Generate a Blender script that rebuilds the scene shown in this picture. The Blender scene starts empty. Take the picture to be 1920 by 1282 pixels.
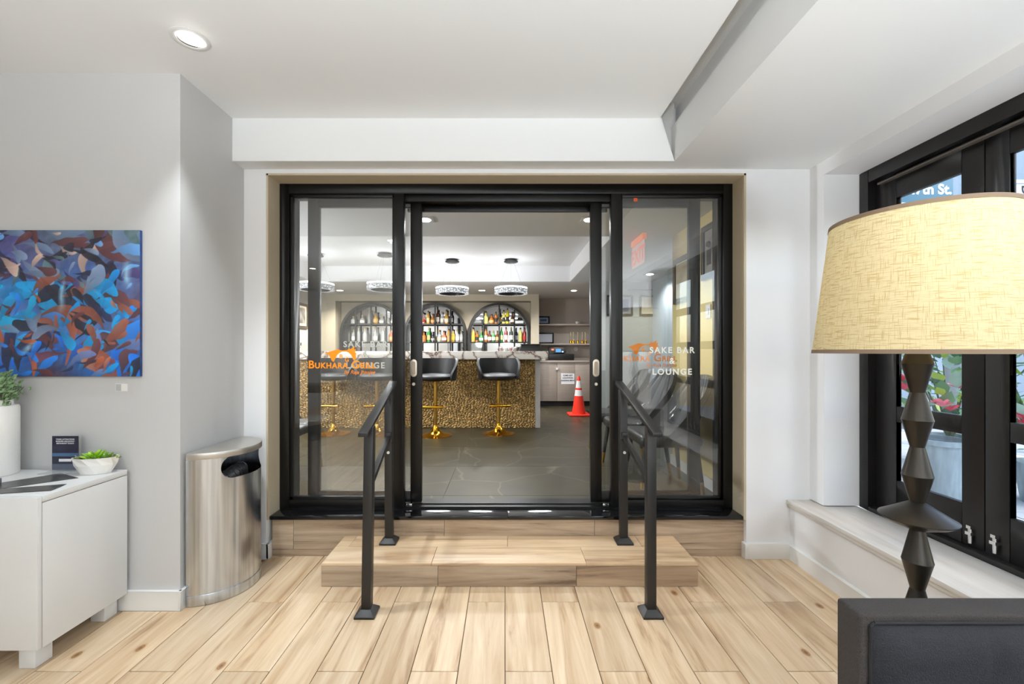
import bpy, bmesh, math, random
import numpy as np
from mathutils import Vector, Matrix
random.seed(7); R = math.radians
sc = bpy.context.scene
col = sc.collection
# ------------------------------------------------------------------ camera, world, exposure
cd = bpy.data.cameras.new('camera'); cam = bpy.data.objects.new('camera', cd); col.objects.link(cam)
cd.sensor_width = 36; cd.lens = 15.0; cd.shift_x = 13/1920; cd.shift_y = 17/1920; cd.clip_start = .05
cam.location = (0, 0, 1.36); cam.rotation_euler = (R(90), 0, 0); sc.camera = cam
CAMZ = 1.36
sc.view_settings.view_transform = 'Standard'; sc.view_settings.look = 'None'
sc.view_settings.gamma = 1; sc.view_settings.exposure = 0.0; sc.view_settings.use_curve_mapping = False
cy = sc.cycles
cy.max_bounces = 12; cy.diffuse_bounces = 6; cy.glossy_bounces = 5; cy.transmission_bounces = 6; cy.transparent_max_bounces = 24
cy.use_denoising = True; cy.sample_clamp_indirect = 4.0; cy.caustics_reflective = False; cy.caustics_refractive = False
try: cy.denoiser = 'OPENIMAGEDENOISE'
except Exception: pass
W = bpy.data.worlds.new('World'); sc.world = W; W.use_nodes = True
wn = W.node_tree; bg = wn.nodes['Background']
sky = wn.nodes.new('ShaderNodeTexSky'); sky.sky_type = 'NISHITA'; sky.sun_disc = False
sky.sun_elevation = R(48); sky.sun_rotation = R(120); sky.air_density = 1.2; sky.dust_density = 2.0
wn.links.new(sky.outputs[0], bg.inputs[0]); bg.inputs[1].default_value = .6

def light(name, kind, loc, energy, color=(1, 1, 1), size=.05, spot=None, blend=.6, aim=None):
    d = bpy.data.lights.new(name, kind); d.energy = energy; d.color = color
    if kind in ('SPOT', 'POINT'): d.shadow_soft_size = size
    if kind == 'AREA': d.shape = 'DISK'; d.size = size
    if spot: d.spot_size = R(spot); d.spot_blend = blend
    o = bpy.data.objects.new(name, d); o.location = loc; col.objects.link(o)
    if aim is not None: o.rotation_euler = (Vector(aim) - Vector(loc)).to_track_quat('-Z', 'Y').to_euler()
    return o
CW = (.88, .95, 1.0); WARM = (1.0, .80, .52); COOL = (.93, .97, 1.0)
# lobby down lights (one in view, the others added overhead and behind the camera as fill)
LOBBY = [(-.25, .9), (-1.5, .3), (-3.2, .8), (.1, -1.4), (-1.7, -1.6), (-3.4, -1.6), (-.6, -3.6), (-3, -3.6)]
LOWLOBBY = [(1.55, .1), (1.5, 2.05)]  # low ceiling downlights added as fill
BARL = [(-.67, 3.57), (.71, 3.57), (-2.0, 3.57), (2.07, 6.1), (2.05, 4.75), (-3.3, 5.2), (1.25, 7.75)]  # the last one is added to lift the dim alcove
BACKL = [(-3.0, 7.75), (-1.95, 7.75), (-.42, 7.75)]
LOBBY_W, LOW_W, BAR_W, BACK_W, ACCENT_W = 25, 22, 58, 165, 66
light('accent_lamp', 'SPOT', (-1.475, 2.0, 2.79), ACCENT_W, CW, .03, 60, .9, (-1.78, 2.28, .45))
for (x, y), k in zip(LOBBY, (.4, .25, .1, .9, .8, .4, .8, .6)): light('lobby_fill_lamp', 'SPOT', (x, y, 2.79), LOBBY_W*k, CW, .06, 150, .8, (x, y, 0))
light('accent_spill', 'SPOT', (-1.475, 2.0, 2.78), 120, CW, .03, 84, .8, (-.1, 2.5, 0))
UPFILL = [(-1.7, -.7, 1.55), (-.2, -.9, 1.5), (1.5, -.5, 1.1)]  # uplighters added behind the camera to brighten the ceilings
for g, p in zip(UPFILL, (140, 215, 215)): light('uplight_fill', 'SPOT', g, p, (.88, .945, 1.0), .12, 165, .5, (g[0], g[1], 5))
for x, y in LOWLOBBY: light('soffit_fill_lamp', 'SPOT', (x, y, 2.52), LOW_W, CW, .05, 140, .7, (x, y, 0))
for x, y in BARL: light('bar_lamp', 'SPOT', (x, y, 2.43), BAR_W, (.95, .97, 1), .05, 150, .7, (x, y, 0))
for x, y in BACKL: light('back_bar_lamp', 'SPOT', (x, y, 2.43), BACK_W, (1, .94, .84), .05, 150, .7, (x, y, 0))
light('lamp_bulb', 'POINT', (1.379, 1.427, 1.60), 1.15, (1, .84, .56), .05)
FILL_GLOBES = [(-1.2, -3.2, 1.75), (.1, -4.3, 1.75), (1.25, -3.0, 1.75), (-4.3, -1.3, 1.75)]  # globe lamps added behind the camera to fill the lobby
for g, p in zip(FILL_GLOBES, (46, 50, 68, 8)): light('globe_fill', 'POINT', g, p, (.88, .95, 1.0), .19)
FILL_SCONCES = [(-3.45, 3.6, 1.9), (2.45, 3.6, 1.9)]  # hidden sconces added to brighten the bar room
for g in FILL_SCONCES: light('sconce_fill', 'POINT', g, 240, (.93, .96, 1), .1)
PEND = [(-2.62, 5.9), (-1.66, 5.9), (-.78, 6.3), (.087, 6.3)]
for x, y in PEND:
    light('ring_glow', 'AREA', (x, y, 2.31), 1.8, COOL, .46, aim=(x, y, 5))
    light('ring_glow', 'AREA', (x, y, 2.19), 30, COOL, .46, aim=(x, y, 0))

# ------------------------------------------------------------------ helpers
def lin(c): return tuple(((v/255)/12.92 if v/255 <= .04045 else ((v/255+.055)/1.055)**2.4) for v in c)
MATS = {}
def pm(name, c, rough=.5, metal=0., bump=0., bscale=60, var=0., vscale=4, stretch=(1, 1, 1), spec=.5, coat=0., emit=None, estr=0.):
    if name in MATS: return MATS[name]
    m = bpy.data.materials.new(name); m.use_nodes = True; nt = m.node_tree; b = nt.nodes['Principled BSDF']
    L = lin(c); b.inputs['Base Color'].default_value = (*L, 1); b.inputs['Roughness'].default_value = rough
    b.inputs['Metallic'].default_value = metal; b.inputs['Specular IOR Level'].default_value = spec
    b.inputs['Coat Weight'].default_value = coat
    if emit: b.inputs['Emission Color'].default_value = (*lin(emit), 1); b.inputs['Emission Strength'].default_value = estr
    if bump or var:
        tc = nt.nodes.new('ShaderNodeTexCoord'); mp = nt.nodes.new('ShaderNodeMapping'); mp.inputs['Scale'].default_value = stretch
        nt.links.new(tc.outputs['Object'], mp.inputs[0])
    if bump:
        n = nt.nodes.new('ShaderNodeTexNoise'); n.inputs['Scale'].default_value = bscale; n.inputs['Detail'].default_value = 4
        bp = nt.nodes.new('ShaderNodeBump'); bp.inputs['Strength'].default_value = bump; bp.inputs['Distance'].default_value = .01
        nt.links.new(mp.outputs[0], n.inputs[0]); nt.links.new(n.outputs[0], bp.inputs['Height']); nt.links.new(bp.outputs[0], b.inputs['Normal'])
    if var:
        n = nt.nodes.new('ShaderNodeTexNoise'); n.inputs['Scale'].default_value = vscale; n.inputs['Detail'].default_value = 5
        cr = nt.nodes.new('ShaderNodeValToRGB'); nt.links.new(mp.outputs[0], n.inputs[0]); nt.links.new(n.outputs[0], cr.inputs[0])
        cr.color_ramp.elements[0].position = .3; cr.color_ramp.elements[1].position = .7
        cr.color_ramp.elements[0].color = (*[v*(1-var) for v in L], 1); cr.color_ramp.elements[1].color = (*[min(1, v*(1+var)) for v in L], 1)
        nt.links.new(cr.outputs[0], b.inputs['Base Color'])
    MATS[name] = m; return m
def glass_mat(name, tint=(1, 1, 1), mult=2.0, haze=0., hazec=(.8, .8, .8), rough=0.):
    m = bpy.data.materials.new(name); m.use_nodes = True; nt = m.node_tree; N = nt.nodes; Lk = nt.links
    for n in list(N): N.remove(n)
    out = N.new('ShaderNodeOutputMaterial'); tr = N.new('ShaderNodeBsdfTransparent'); tr.inputs[0].default_value = (*tint, 1)
    gl = N.new('ShaderNodeBsdfGlossy'); gl.inputs['Roughness'].default_value = rough
    fr = N.new('ShaderNodeFresnel'); fr.inputs[0].default_value = 1.5
    geo = N.new('ShaderNodeNewGeometry')
    inv = N.new('ShaderNodeMath'); inv.operation = 'SUBTRACT'; inv.inputs[0].default_value = 1; Lk.new(geo.outputs['Backfacing'], inv.inputs[1])
    mu = N.new('ShaderNodeMath'); mu.operation = 'MULTIPLY'; Lk.new(fr.outputs[0], mu.inputs[0]); Lk.new(inv.outputs[0], mu.inputs[1])
    m2 = N.new('ShaderNodeMath'); m2.operation = 'MULTIPLY'; m2.use_clamp = True; m2.inputs[1].default_value = mult; Lk.new(mu.outputs[0], m2.inputs[0])
    mx = N.new('ShaderNodeMixShader'); Lk.new(m2.outputs[0], mx.inputs[0]); Lk.new(tr.outputs[0], mx.inputs[1]); Lk.new(gl.outputs[0], mx.inputs[2])
    last = mx
    if haze:
        df = N.new('ShaderNodeBsdfDiffuse'); df.inputs[0].default_value = (*hazec, 1)
        m3 = N.new('ShaderNodeMixShader'); m3.inputs[0].default_value = haze; Lk.new(mx.outputs[0], m3.inputs[1]); Lk.new(df.outputs[0], m3.inputs[2]); last = m3
    Lk.new(last.outputs[0], out.inputs[0]); MATS[name] = m; return m
def wood_mat(name, axis='Y', light_c=(216, 195, 166), mid=(196, 170, 138), dark=(156, 126, 96), knots=True):
    m = bpy.data.materials.new(name); m.use_nodes = True; nt = m.node_tree; N = nt.nodes; Lk = nt.links; b = N['Principled BSDF']
    tc = N.new('ShaderNodeTexCoord'); oi = N.new('ShaderNodeObjectInfo')
    cmb = N.new('ShaderNodeCombineXYZ')
    for i in range(3):
        mu = N.new('ShaderNodeMath'); mu.operation = 'MULTIPLY'; mu.inputs[1].default_value = (37.3, 61.7, 19.1)[i]; Lk.new(oi.outputs['Random'], mu.inputs[0]); Lk.new(mu.outputs[0], cmb.inputs[i])
    ad = N.new('ShaderNodeVectorMath'); ad.operation = 'ADD'; Lk.new(tc.outputs['Object'], ad.inputs[0]); Lk.new(cmb.outputs[0], ad.inputs[1])
    def mapped(a, l):
        mp = N.new('ShaderNodeMapping'); mp.inputs['Scale'].default_value = (a, l, a) if axis == 'Y' else (l, a, a); Lk.new(ad.outputs[0], mp.inputs[0]); return mp
    n1 = N.new('ShaderNodeTexNoise'); n1.inputs['Scale'].default_value = 1; n1.inputs['Detail'].default_value = 6; n1.inputs['Roughness'].default_value = .62; n1.inputs['Distortion'].default_value = .7
    Lk.new(mapped(17, 1.15).outputs[0], n1.inputs[0])
    n2 = N.new('ShaderNodeTexNoise'); n2.inputs['Scale'].default_value = 1; n2.inputs['Detail'].default_value = 3; n2.inputs['Distortion'].default_value = 1.0
    Lk.new(mapped(6.5, .65).outputs[0], n2.inputs[0])
    cr = N.new('ShaderNodeValToRGB'); e = cr.color_ramp.elements; Lk.new(n1.outputs[0], cr.inputs[0])
    e[0].position = .30; e[0].color = (*lin(dark), 1); e[1].position = .66; e[1].color = (*lin(light_c), 1); x = e.new(.44); x.color = (*lin(mid), 1)
    cr2 = N.new('ShaderNodeValToRGB'); e = cr2.color_ramp.elements; Lk.new(n2.outputs[0], cr2.inputs[0])
    e[0].position = .36; e[0].color = (.80, .73, .66, 1); e[1].position = .52; e[1].color = (1, 1, 1, 1)
    mix = N.new('ShaderNodeMix'); mix.data_type = 'RGBA'; mix.blend_type = 'MULTIPLY'; mix.inputs[0].default_value = .8
    Lk.new(cr.outputs[0], mix.inputs[6]); Lk.new(cr2.outputs[0], mix.inputs[7]); last = mix.outputs[2]
    if knots:
        v = N.new('ShaderNodeTexVoronoi'); v.inputs['Scale'].default_value = 1; v.voronoi_dimensions = '2D'
        sw = mapped(5.0, 3.0)
        if axis == 'X': sw.inputs['Scale'].default_value = (3.0, 5.0, 5.0)
        Lk.new(sw.outputs[0], v.inputs['Vector'])
        r = N.new('ShaderNodeValToRGB'); e = r.color_ramp.elements; Lk.new(v.outputs['Distance'], r.inputs[0])
        e[0].position = .02; e[0].color = (.30, .2, .12, 1); e[1].position = .11; e[1].color = (1, 1, 1, 1)
        x = e.new(.045); x.color = (.62, .46, .33, 1); x = e.new(.06); x.color = (.42, .29, .19, 1); x = e.new(.072); x.color = (.85, .74, .62, 1)
        sep = N.new('ShaderNodeSeparateColor'); Lk.new(v.outputs['Color'], sep.inputs[0])
        gt = N.new('ShaderNodeMath'); gt.operation = 'GREATER_THAN'; gt.inputs[1].default_value = .80; Lk.new(sep.outputs[0], gt.inputs[0])
        mk = N.new('ShaderNodeMix'); mk.data_type = 'RGBA'; mk.blend_type = 'MULTIPLY'; Lk.new(gt.outputs[0], mk.inputs[0]); Lk.new(last, mk.inputs[6]); Lk.new(r.outputs[0], mk.inputs[7]); last = mk.outputs[2]
    hs = N.new('ShaderNodeHueSaturation'); mr = N.new('ShaderNodeMapRange'); mr.inputs['To Min'].default_value = .84; mr.inputs['To Max'].default_value = 1.06
    Lk.new(oi.outputs['Random'], mr.inputs[0]); Lk.new(mr.outputs[0], hs.inputs['Value']); Lk.new(last, hs.inputs['Color']); Lk.new(hs.outputs[0], b.inputs['Base Color'])
    b.inputs['Roughness'].default_value = .38; b.inputs['Specular IOR Level'].default_value = .35
    MATS[name] = m; return m

ORIG = {}
def org(o): return Vector(ORIG.get(o.name, (0, 0, 0))) if o else Vector((0, 0, 0))
class MB:
    def __init__(s): s.v = []; s.f = []
    def add(s, vs, fs):
        n = len(s.v); s.v += [tuple(v) for v in vs]; s.f += [tuple(i+n for i in f) for f in fs]; return s
    def box(s, x0, x1, y0, y1, z0, z1):
        return s.add([(x, y, z) for x in (x0, x1) for y in (y0, y1) for z in (z0, z1)],
                     [(0, 1, 3, 2), (4, 6, 7, 5), (0, 4, 5, 1), (2, 3, 7, 6), (0, 2, 6, 4), (1, 5, 7, 3)])
    def obox(s, c, size, rot):                      # rot: Matrix 3x3 / Euler
        hx, hy, hz = [k/2 for k in size]; M = rot
        m = MB().box(-hx, hx, -hy, hy, -hz, hz)
        return s.add([Vector(c) + M @ Vector(p) for p in m.v], m.f)
    def tube(s, p0, p1, r0, r1=None, n=12, cap=True):
        r1 = r0 if r1 is None else r1; p0 = Vector(p0); p1 = Vector(p1); q = (p1-p0).to_track_quat('Z', 'Y')
        vs = []
        for p, r in ((p0, r0), (p1, r1)):
            for k in range(n):
                a = 2*math.pi*k/n; vs.append(p + q @ Vector((r*math.cos(a), r*math.sin(a), 0)))
        fs = [(k, (k+1) % n, n+(k+1) % n, n+k) for k in range(n)]
        if cap: fs += [tuple(range(n-1, -1, -1)), tuple(range(n, 2*n))]
        return s.add(vs, fs)
    def path(s, pts, r, n=8):
        for a, b in zip(pts, pts[1:]): s.tube(a, b, r, r, n)
        return s
    def lathe(s, prof, c=(0, 0, 0), n=24, a0=0., a1=None, caps=True):
        full = a1 is None; a1 = 2*math.pi if full else a1; m = n if full else n+1; vs = []; fs = []
        for r, z in prof:
            for k in range(m):
                a = a0 + (a1-a0)*k/n; vs.append((c[0]+r*math.cos(a), c[1]+r*math.sin(a), c[2]+z))
        for i in range(len(prof)-1):
            for k in range(n):
                k2 = (k+1) % m; fs.append((i*m+k, i*m+k2, (i+1)*m+k2, (i+1)*m+k))
        if caps and full:
            if prof[0][0] > 1e-6: fs.append(tuple(range(m-1, -1, -1)))
            if prof[-1][0] > 1e-6: fs.append(tuple((len(prof)-1)*m+k for k in range(m)))
        return s.add(vs, fs)
    def prism(s, poly, plane, d0, d1):              # polygon in 'xz','yz','xy', extruded along the third axis
        def P(u, v, d): return {'xz': (u, d, v), 'yz': (d, u, v), 'xy': (u, v, d)}[plane]
        n = len(poly); vs = [P(u, v, d0) for u, v in poly] + [P(u, v, d1) for u, v in poly]
        fs = [(k, (k+1) % n, n+(k+1) % n, n+k) for k in range(n)] + [tuple(range(n-1, -1, -1)), tuple(range(n, 2*n))]
        return s.add(vs, fs)
    def build(s, name, mat, parent=None, origin=None, bevel=0., seg=2, smooth=False, fixn=True, sub=0):
        if origin is None: origin = org(parent)
        origin = Vector(origin)
        me = bpy.data.meshes.new(name); me.from_pydata([Vector(v)-origin for v in s.v], [], s.f)
        bm = bmesh.new(); bm.from_mesh(me); bmesh.ops.remove_doubles(bm, verts=bm.verts, dist=1e-6)
        if fixn: bmesh.ops.recalc_face_normals(bm, faces=bm.faces)
        if bevel:
            ed = [e for e in bm.edges if len(e.link_faces) == 2 and e.calc_face_angle(0) > R(35)]
            bmesh.ops.bevel(bm, geom=ed, offset=bevel, segments=seg, profile=.5, affect='EDGES', clamp_overlap=True)
        bm.to_mesh(me); bm.free()
        if smooth or bevel:
            for p in me.polygons: p.use_smooth = True
            try: me.set_sharp_from_angle(angle=R(40))
            except Exception: pass
        if mat: me.materials.append(mat)
        o = bpy.data.objects.new(name, me); col.objects.link(o)
        if sub:
            md = o.modifiers.new('sub', 'SUBSURF'); md.levels = sub; md.render_levels = sub
        place(o, parent, origin); return o
def place(o, parent, origin):
    origin = Vector(origin); ORIG[o.name] = tuple(origin)
    if parent: o.parent = parent; o.location = origin - org(parent)
    else: o.location = origin
def tag(o, label=None, cat=None, group=None, kind=None):
    if label: o['label'] = label
    if cat: o['category'] = cat
    if group: o['group'] = group
    if kind: o['kind'] = kind
    return o
def thing(name, label, cat, loc=(0, 0, 0), group=None, kind=None):
    o = bpy.data.objects.new(name, None); o.empty_display_size = .1; col.objects.link(o); o.location = loc; ORIG[o.name] = tuple(loc)
    return tag(o, label, cat, group, kind)
def struct(name, mb, mat, parent=None, **k):
    o = mb.build(name, mat, parent, **k)
    if not parent: o['kind'] = 'structure'
    return o
def structure(name, loc=(0, 0, 0)): return thing(name, None, None, loc, kind='structure')
KIDS = {}
def dup(root, loc, rotz=0., label=None, group=None):
    def rec(o, par):
        c = o.copy(); col.objects.link(c)
        if par: c.parent = par
        for ch in [q for q in col.objects if q.parent == o]: rec(ch, c)
        return c
    r = rec(root, None); r.location = loc; r.rotation_euler = (0, 0, rotz)
    if label: r['label'] = label
    if group: r['group'] = group
    return r
def text(name, body, mat, parent, loc, size, rot=(R(90), 0, 0), align='CENTER', bold=0., ext=.0006, small=False, space=1., shear=0.):
    c = bpy.data.curves.new(name, 'FONT'); c.body = body; c.size = size; c.align_x = align; c.align_y = 'BOTTOM_BASELINE'; c.offset = bold; c.extrude = ext; c.space_character = space; c.shear = shear
    c.resolution_u = 4
    if small:
        c.small_caps_scale = .70
        for f in c.body_format: f.use_small_caps = True
    c.materials.append(mat); o = bpy.data.objects.new(name, c); col.objects.link(o); place(o, parent, loc); o.rotation_euler = rot; TEXTS.append(o); return o
TEXTS = []
def texts_to_mesh():
    dg = bpy.context.evaluated_depsgraph_get()
    done = [(o, bpy.data.meshes.new_from_object(o.evaluated_get(dg))) for o in TEXTS]
    for o, me in done:
        nm, par, loc, rot = o.name, o.parent, o.location.copy(), o.rotation_euler.copy(); bpy.data.objects.remove(o)
        me.name = nm; n = bpy.data.objects.new(nm, me); col.objects.link(n); n.parent = par; n.location = loc; n.rotation_euler = rot

# ------------------------------------------------------------------ materials
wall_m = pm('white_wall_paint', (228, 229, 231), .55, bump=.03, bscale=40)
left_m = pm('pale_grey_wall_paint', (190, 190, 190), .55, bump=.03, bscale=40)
ceil_m = pm('white_ceiling_paint', (227, 229, 230), .6, bump=.03, bscale=30)
base_m = pm('white_gloss_trim', (222, 222, 220), .35)
beige_m = pm('beige_plaster', (188, 176, 152), .8, bump=.15, bscale=120)
black_al = pm('black_aluminium', (13, 12, 12), .34, spec=.35)
stile_m = pm('black_satin_stile', (15, 14, 14), .32, spec=.35)
sill_m = pm('black_polished_stone', (16, 16, 17), .07, var=.3, vscale=12)
rail_m = pm('black_painted_steel', (27, 26, 26), .42, bump=.05, bscale=200)
dark_wood = pm('black_window_paint', (17, 14, 14), .38, bump=.05, bscale=30)
satin = pm('satin_nickel', (200, 190, 175), .38, .85)
chrome = pm('chrome', (220, 220, 220), .15, 1)
white_m = pm('white_lacquer', (212, 213, 213), .38)
ceramic = pm('white_ceramic', (232, 231, 228), .3, coat=.3)
gold = pm('polished_brass', (214, 160, 48), .17, 1)
goldb = pm('brushed_brass', (176, 136, 60), .32, 1)
leather = pm('black_leather', (13, 13, 14), .42, bump=.10, bscale=150, coat=.15)
steel = None
bar_wall = pm('grey_bar_wall', (190, 187, 180), .7)
bar_ceil = pm('grey_bar_ceiling', (216, 217, 218), .75, bump=.05, bscale=80)
taupe = pm('taupe_wall', (168, 158, 148), .7)
taupe_w = pm('taupe_laminate', (160, 148, 138), .5, var=.08, vscale=3, stretch=(1, 1, 18))
yellow_w = pm('cream_yellow_wall', (214, 196, 134), .65)
beigew = pm('beige_back_bar_wall', (184, 175, 156), .7)
tray_m = pm('white_tray_ceiling', (235, 236, 238), .6)
iron = pm('black_iron', (30, 28, 27), .4, .3)
rubber = pm('black_plastic', (18, 18, 19), .45)
paper = pm('white_paper', (232, 232, 236), .7)
ink = pm('black_ink', (40, 42, 52), .7)
glass = glass_mat('clear_pane_glass', (.965, .97, .965), 3.6, .008, (.75, .75, .72))
wglass = glass_mat('window_pane_glass', (.95, .98, 1.0), 1.4)
bglass = glass_mat('clear_drinking_glass', (.93, .95, .95), 1.6, .10)
mirror = pm('mirror_silver', (205, 205, 205), .03, 1)
wood = wood_mat('pale_plank_floor', 'Y')
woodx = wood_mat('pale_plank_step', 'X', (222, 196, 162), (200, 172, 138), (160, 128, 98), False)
woodr = wood_mat('shaded_riser_plank', 'X', (184, 164, 140), (156, 136, 114), (108, 90, 74), False)  # plank colours darkened to carry the shade on the risers
sillw = wood_mat('whitewashed_oak', 'Y', (228, 225, 220), (220, 215, 208), (200, 193, 184), False)

# brushed steel of the bin
steel = pm('brushed_stainless_steel', (200, 206, 214), .24, 1, var=.22, vscale=5, stretch=(10, 10, .25))
# bar floor tile
tile_m = bpy.data.materials.new('olive_grey_stone_tile'); tile_m.use_nodes = True
def _tile(m):
    nt = m.node_tree; N = nt.nodes; Lk = nt.links; b = N['Principled BSDF']; b.inputs['Roughness'].default_value = .38; b.inputs['Specular IOR Level'].default_value = .25
    tc = N.new('ShaderNodeTexCoord'); oi = N.new('ShaderNodeObjectInfo'); ad = N.new('ShaderNodeVectorMath'); ad.operation = 'ADD'
    mu = N.new('ShaderNodeMath'); mu.operation = 'MULTIPLY'; mu.inputs[1].default_value = 51.0; Lk.new(oi.outputs['Random'], mu.inputs[0])
    Lk.new(tc.outputs['Object'], ad.inputs[0]); Lk.new(mu.outputs[0], ad.inputs[1])
    n = N.new('ShaderNodeTexNoise'); n.inputs['Scale'].default_value = 3; n.inputs['Detail'].default_value = 8; Lk.new(ad.outputs[0], n.inputs[0])
    cr = N.new('ShaderNodeValToRGB'); e = cr.color_ramp.elements; e[0].position = .3; e[0].color = (*lin((50, 46, 34)), 1); e[1].position = .72; e[1].color = (*lin((64, 59, 44)), 1); Lk.new(n.outputs[0], cr.inputs[0])
    n3 = N.new('ShaderNodeTexNoise'); n3.inputs['Scale'].default_value = 2.2; n3.inputs['Detail'].default_value = 2
    ad3 = N.new('ShaderNodeVectorMath'); ad3.operation = 'MULTIPLY_ADD'; ad3.inputs[1].default_value = (.18, .18, .18); Lk.new(n3.outputs['Color'], ad3.inputs[0]); Lk.new(ad.outputs[0], ad3.inputs[2]); Lk.new(ad.outputs[0], n3.inputs[0])
    v = N.new('ShaderNodeTexVoronoi'); v.feature = 'DISTANCE_TO_EDGE'; v.inputs['Scale'].default_value = 1.1; Lk.new(ad3.outputs[0], v.inputs['Vector'])
    r = N.new('ShaderNodeValToRGB'); e = r.color_ramp.elements; e[0].position = 0; e[0].color = (.55, .55, .55, 1); e[1].position = .012; e[1].color = (0, 0, 0, 1); Lk.new(v.outputs['Distance'], r.inputs[0])
    mx = N.new('ShaderNodeMix'); mx.data_type = 'RGBA'; Lk.new(r.outputs[0], mx.inputs[0]); Lk.new(cr.outputs[0], mx.inputs[6]); mx.inputs[7].default_value = (*lin((104, 97, 78)), 1)
    Lk.new(mx.outputs[2], b.inputs['Base Color'])
_tile(tile_m)
grout = pm('pale_grout', (104, 99, 84), .8)
marble = bpy.data.materials.new('veined_marble'); marble.use_nodes = True
def _marble(m):
    nt = m.node_tree; N = nt.nodes; Lk = nt.links; b = N['Principled BSDF']; b.inputs['Roughness'].default_value = .2
    tc = N.new('ShaderNodeTexCoord'); n = N.new('ShaderNodeTexNoise'); n.inputs['Scale'].default_value = 3.0; n.inputs['Detail'].default_value = 6
    ad = N.new('ShaderNodeVectorMath'); ad.operation = 'MULTIPLY_ADD'; ad.inputs[1].default_value = (.5, .5, .5); Lk.new(tc.outputs['Object'], n.inputs[0]); Lk.new(n.outputs['Color'], ad.inputs[0]); Lk.new(tc.outputs['Object'], ad.inputs[2])
    v = N.new('ShaderNodeTexVoronoi'); v.feature = 'DISTANCE_TO_EDGE'; v.inputs['Scale'].default_value = 3.6; Lk.new(ad.outputs[0], v.inputs['Vector'])
    r = N.new('ShaderNodeValToRGB'); e = r.color_ramp.elements; e[0].position = .005; e[0].color = (*lin((92, 78, 74)), 1); e[1].position = .10; e[1].color = (*lin((238, 231, 222)), 1); x = e.new(.035); x.color = (*lin((196, 180, 168)), 1)
    Lk.new(v.outputs['Distance'], r.inputs[0]); Lk.new(r.outputs[0], b.inputs['Base Color'])
_marble(marble)
def attr_mat(name, rough=.5, metal=0., coat=0.):
    m = bpy.data.materials.new(name); m.use_nodes = True; b = m.node_tree.nodes['Principled BSDF']; b.inputs['Roughness'].default_value = rough; b.inputs['Metallic'].default_value = metal; b.inputs['Coat Weight'].default_value = coat
    a = m.node_tree.nodes.new('ShaderNodeAttribute'); a.attribute_name = 'paint'; m.node_tree.links.new(a.outputs['Color'], b.inputs['Base Color']); return m
def grid_obj(name, nx, ny, pos, colr, mat, parent, origin):
    """pos, colr: (ny+1, nx+1, 3) arrays"""
    me = bpy.data.meshes.new(name); P = (pos.reshape(-1, 3) - np.array(origin)).tolist()
    i = np.arange(ny)[:, None]*(nx+1) + np.arange(nx)[None, :]
    F = np.stack([i, i+1, i+nx+2, i+nx+1], -1).reshape(-1, 4).tolist(); me.from_pydata(P, [], F)
    at = me.color_attributes.new('paint', 'FLOAT_COLOR', 'POINT'); c4 = np.ones((len(P), 4), np.float32); c4[:, :3] = colr.reshape(-1, 3); at.data.foreach_set('color', c4.ravel())
    for p in me.polygons: p.use_smooth = True
    me.materials.append(mat); o = bpy.data.objects.new(name, me); col.objects.link(o); place(o, parent, origin); return o

# ================================================================== LOBBY SHELL
PX = -1.713        # corner of the left return wall
floor = struct('floor', MB().box(-4.6, 2.4, -5, 2.9, -.2, -.006), pm('dark_joint', (92, 76, 58), .9))
PW, PL, GAP = .2, 1.0, .0016
def plank_mesh(w, l):
    key = ('pl', round(w, 3), round(l, 3))
    if key in KIDS: return KIDS[key]
    o = MB().box(-w/2, w/2, -l/2, l/2, -.012, 0).build('plank', wood, None, (0, 0, 0), bevel=.0012, seg=1); KIDS[key] = o.data
    bpy.data.objects.remove(o); return KIDS[key]
far = MB()
for k in range(-23, 10):
    y = 1.813 - 8 + (0 if k % 2 == 0 else .502)
    while y < 2.84:
        y0, y1 = max(y, -5), min(y+PL, 2.835); y += PL
        x0, x1 = k*PW, (k+1)*PW
        if x1 > 1.9: x1 = 1.9
        if k < -9 and y1 > 2.25: y1 = min(y1, 2.25)
        if y1-y0 < .01 or x1-x0 < .01: continue
        if y1 < .2 or x1 < -2.9: far.box(x0+GAP, x1-GAP, y0+GAP, y1-GAP, -.012, 0); continue
        me = plank_mesh(x1-x0-2*GAP, y1-y0-2*GAP)
        o = bpy.data.objects.new('plank', me); col.objects.link(o); place(o, floor, ((x0+x1)/2, (y0+y1)/2, 0))
ff = far.build('plank_field', wood, floor); ff['kind'] = 'stuff'

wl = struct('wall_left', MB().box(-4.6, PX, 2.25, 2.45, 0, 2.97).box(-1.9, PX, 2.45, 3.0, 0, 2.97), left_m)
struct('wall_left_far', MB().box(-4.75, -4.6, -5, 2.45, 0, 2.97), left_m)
struct('wall_rear', MB().box(-4.6, 2.4, -5.15, -5, 0, 2.97), pm('warm_beige_wall', (206, 205, 202), .6))
# front wall around the glazed opening
OX0, OX1, OZ0, OZ1, WY = -1.569, 1.583, .27, 2.527, 2.80
wf = MB().box(PX, OX0, WY, 3.06, 0, 2.97).box(OX1, 2.30, WY, 3.06, 0, 2.97).box(OX0, OX1, WY, 3.06, OZ1, 2.97)
struct('wall_front', wf, wall_m)
# small corner pilaster step on the left of the opening and lining of the reveal
tr = MB().box(OX0-.001, OX0+.012, WY+.004, 2.95, .25, OZ1).box(OX1-.012, OX1+.001, WY+.004, 2.95, .25, OZ1).box(OX0, OX1, WY+.004, 2.95, OZ1-.012, OZ1+.001)
struct('trim_1', tr, beige_m)
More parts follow.
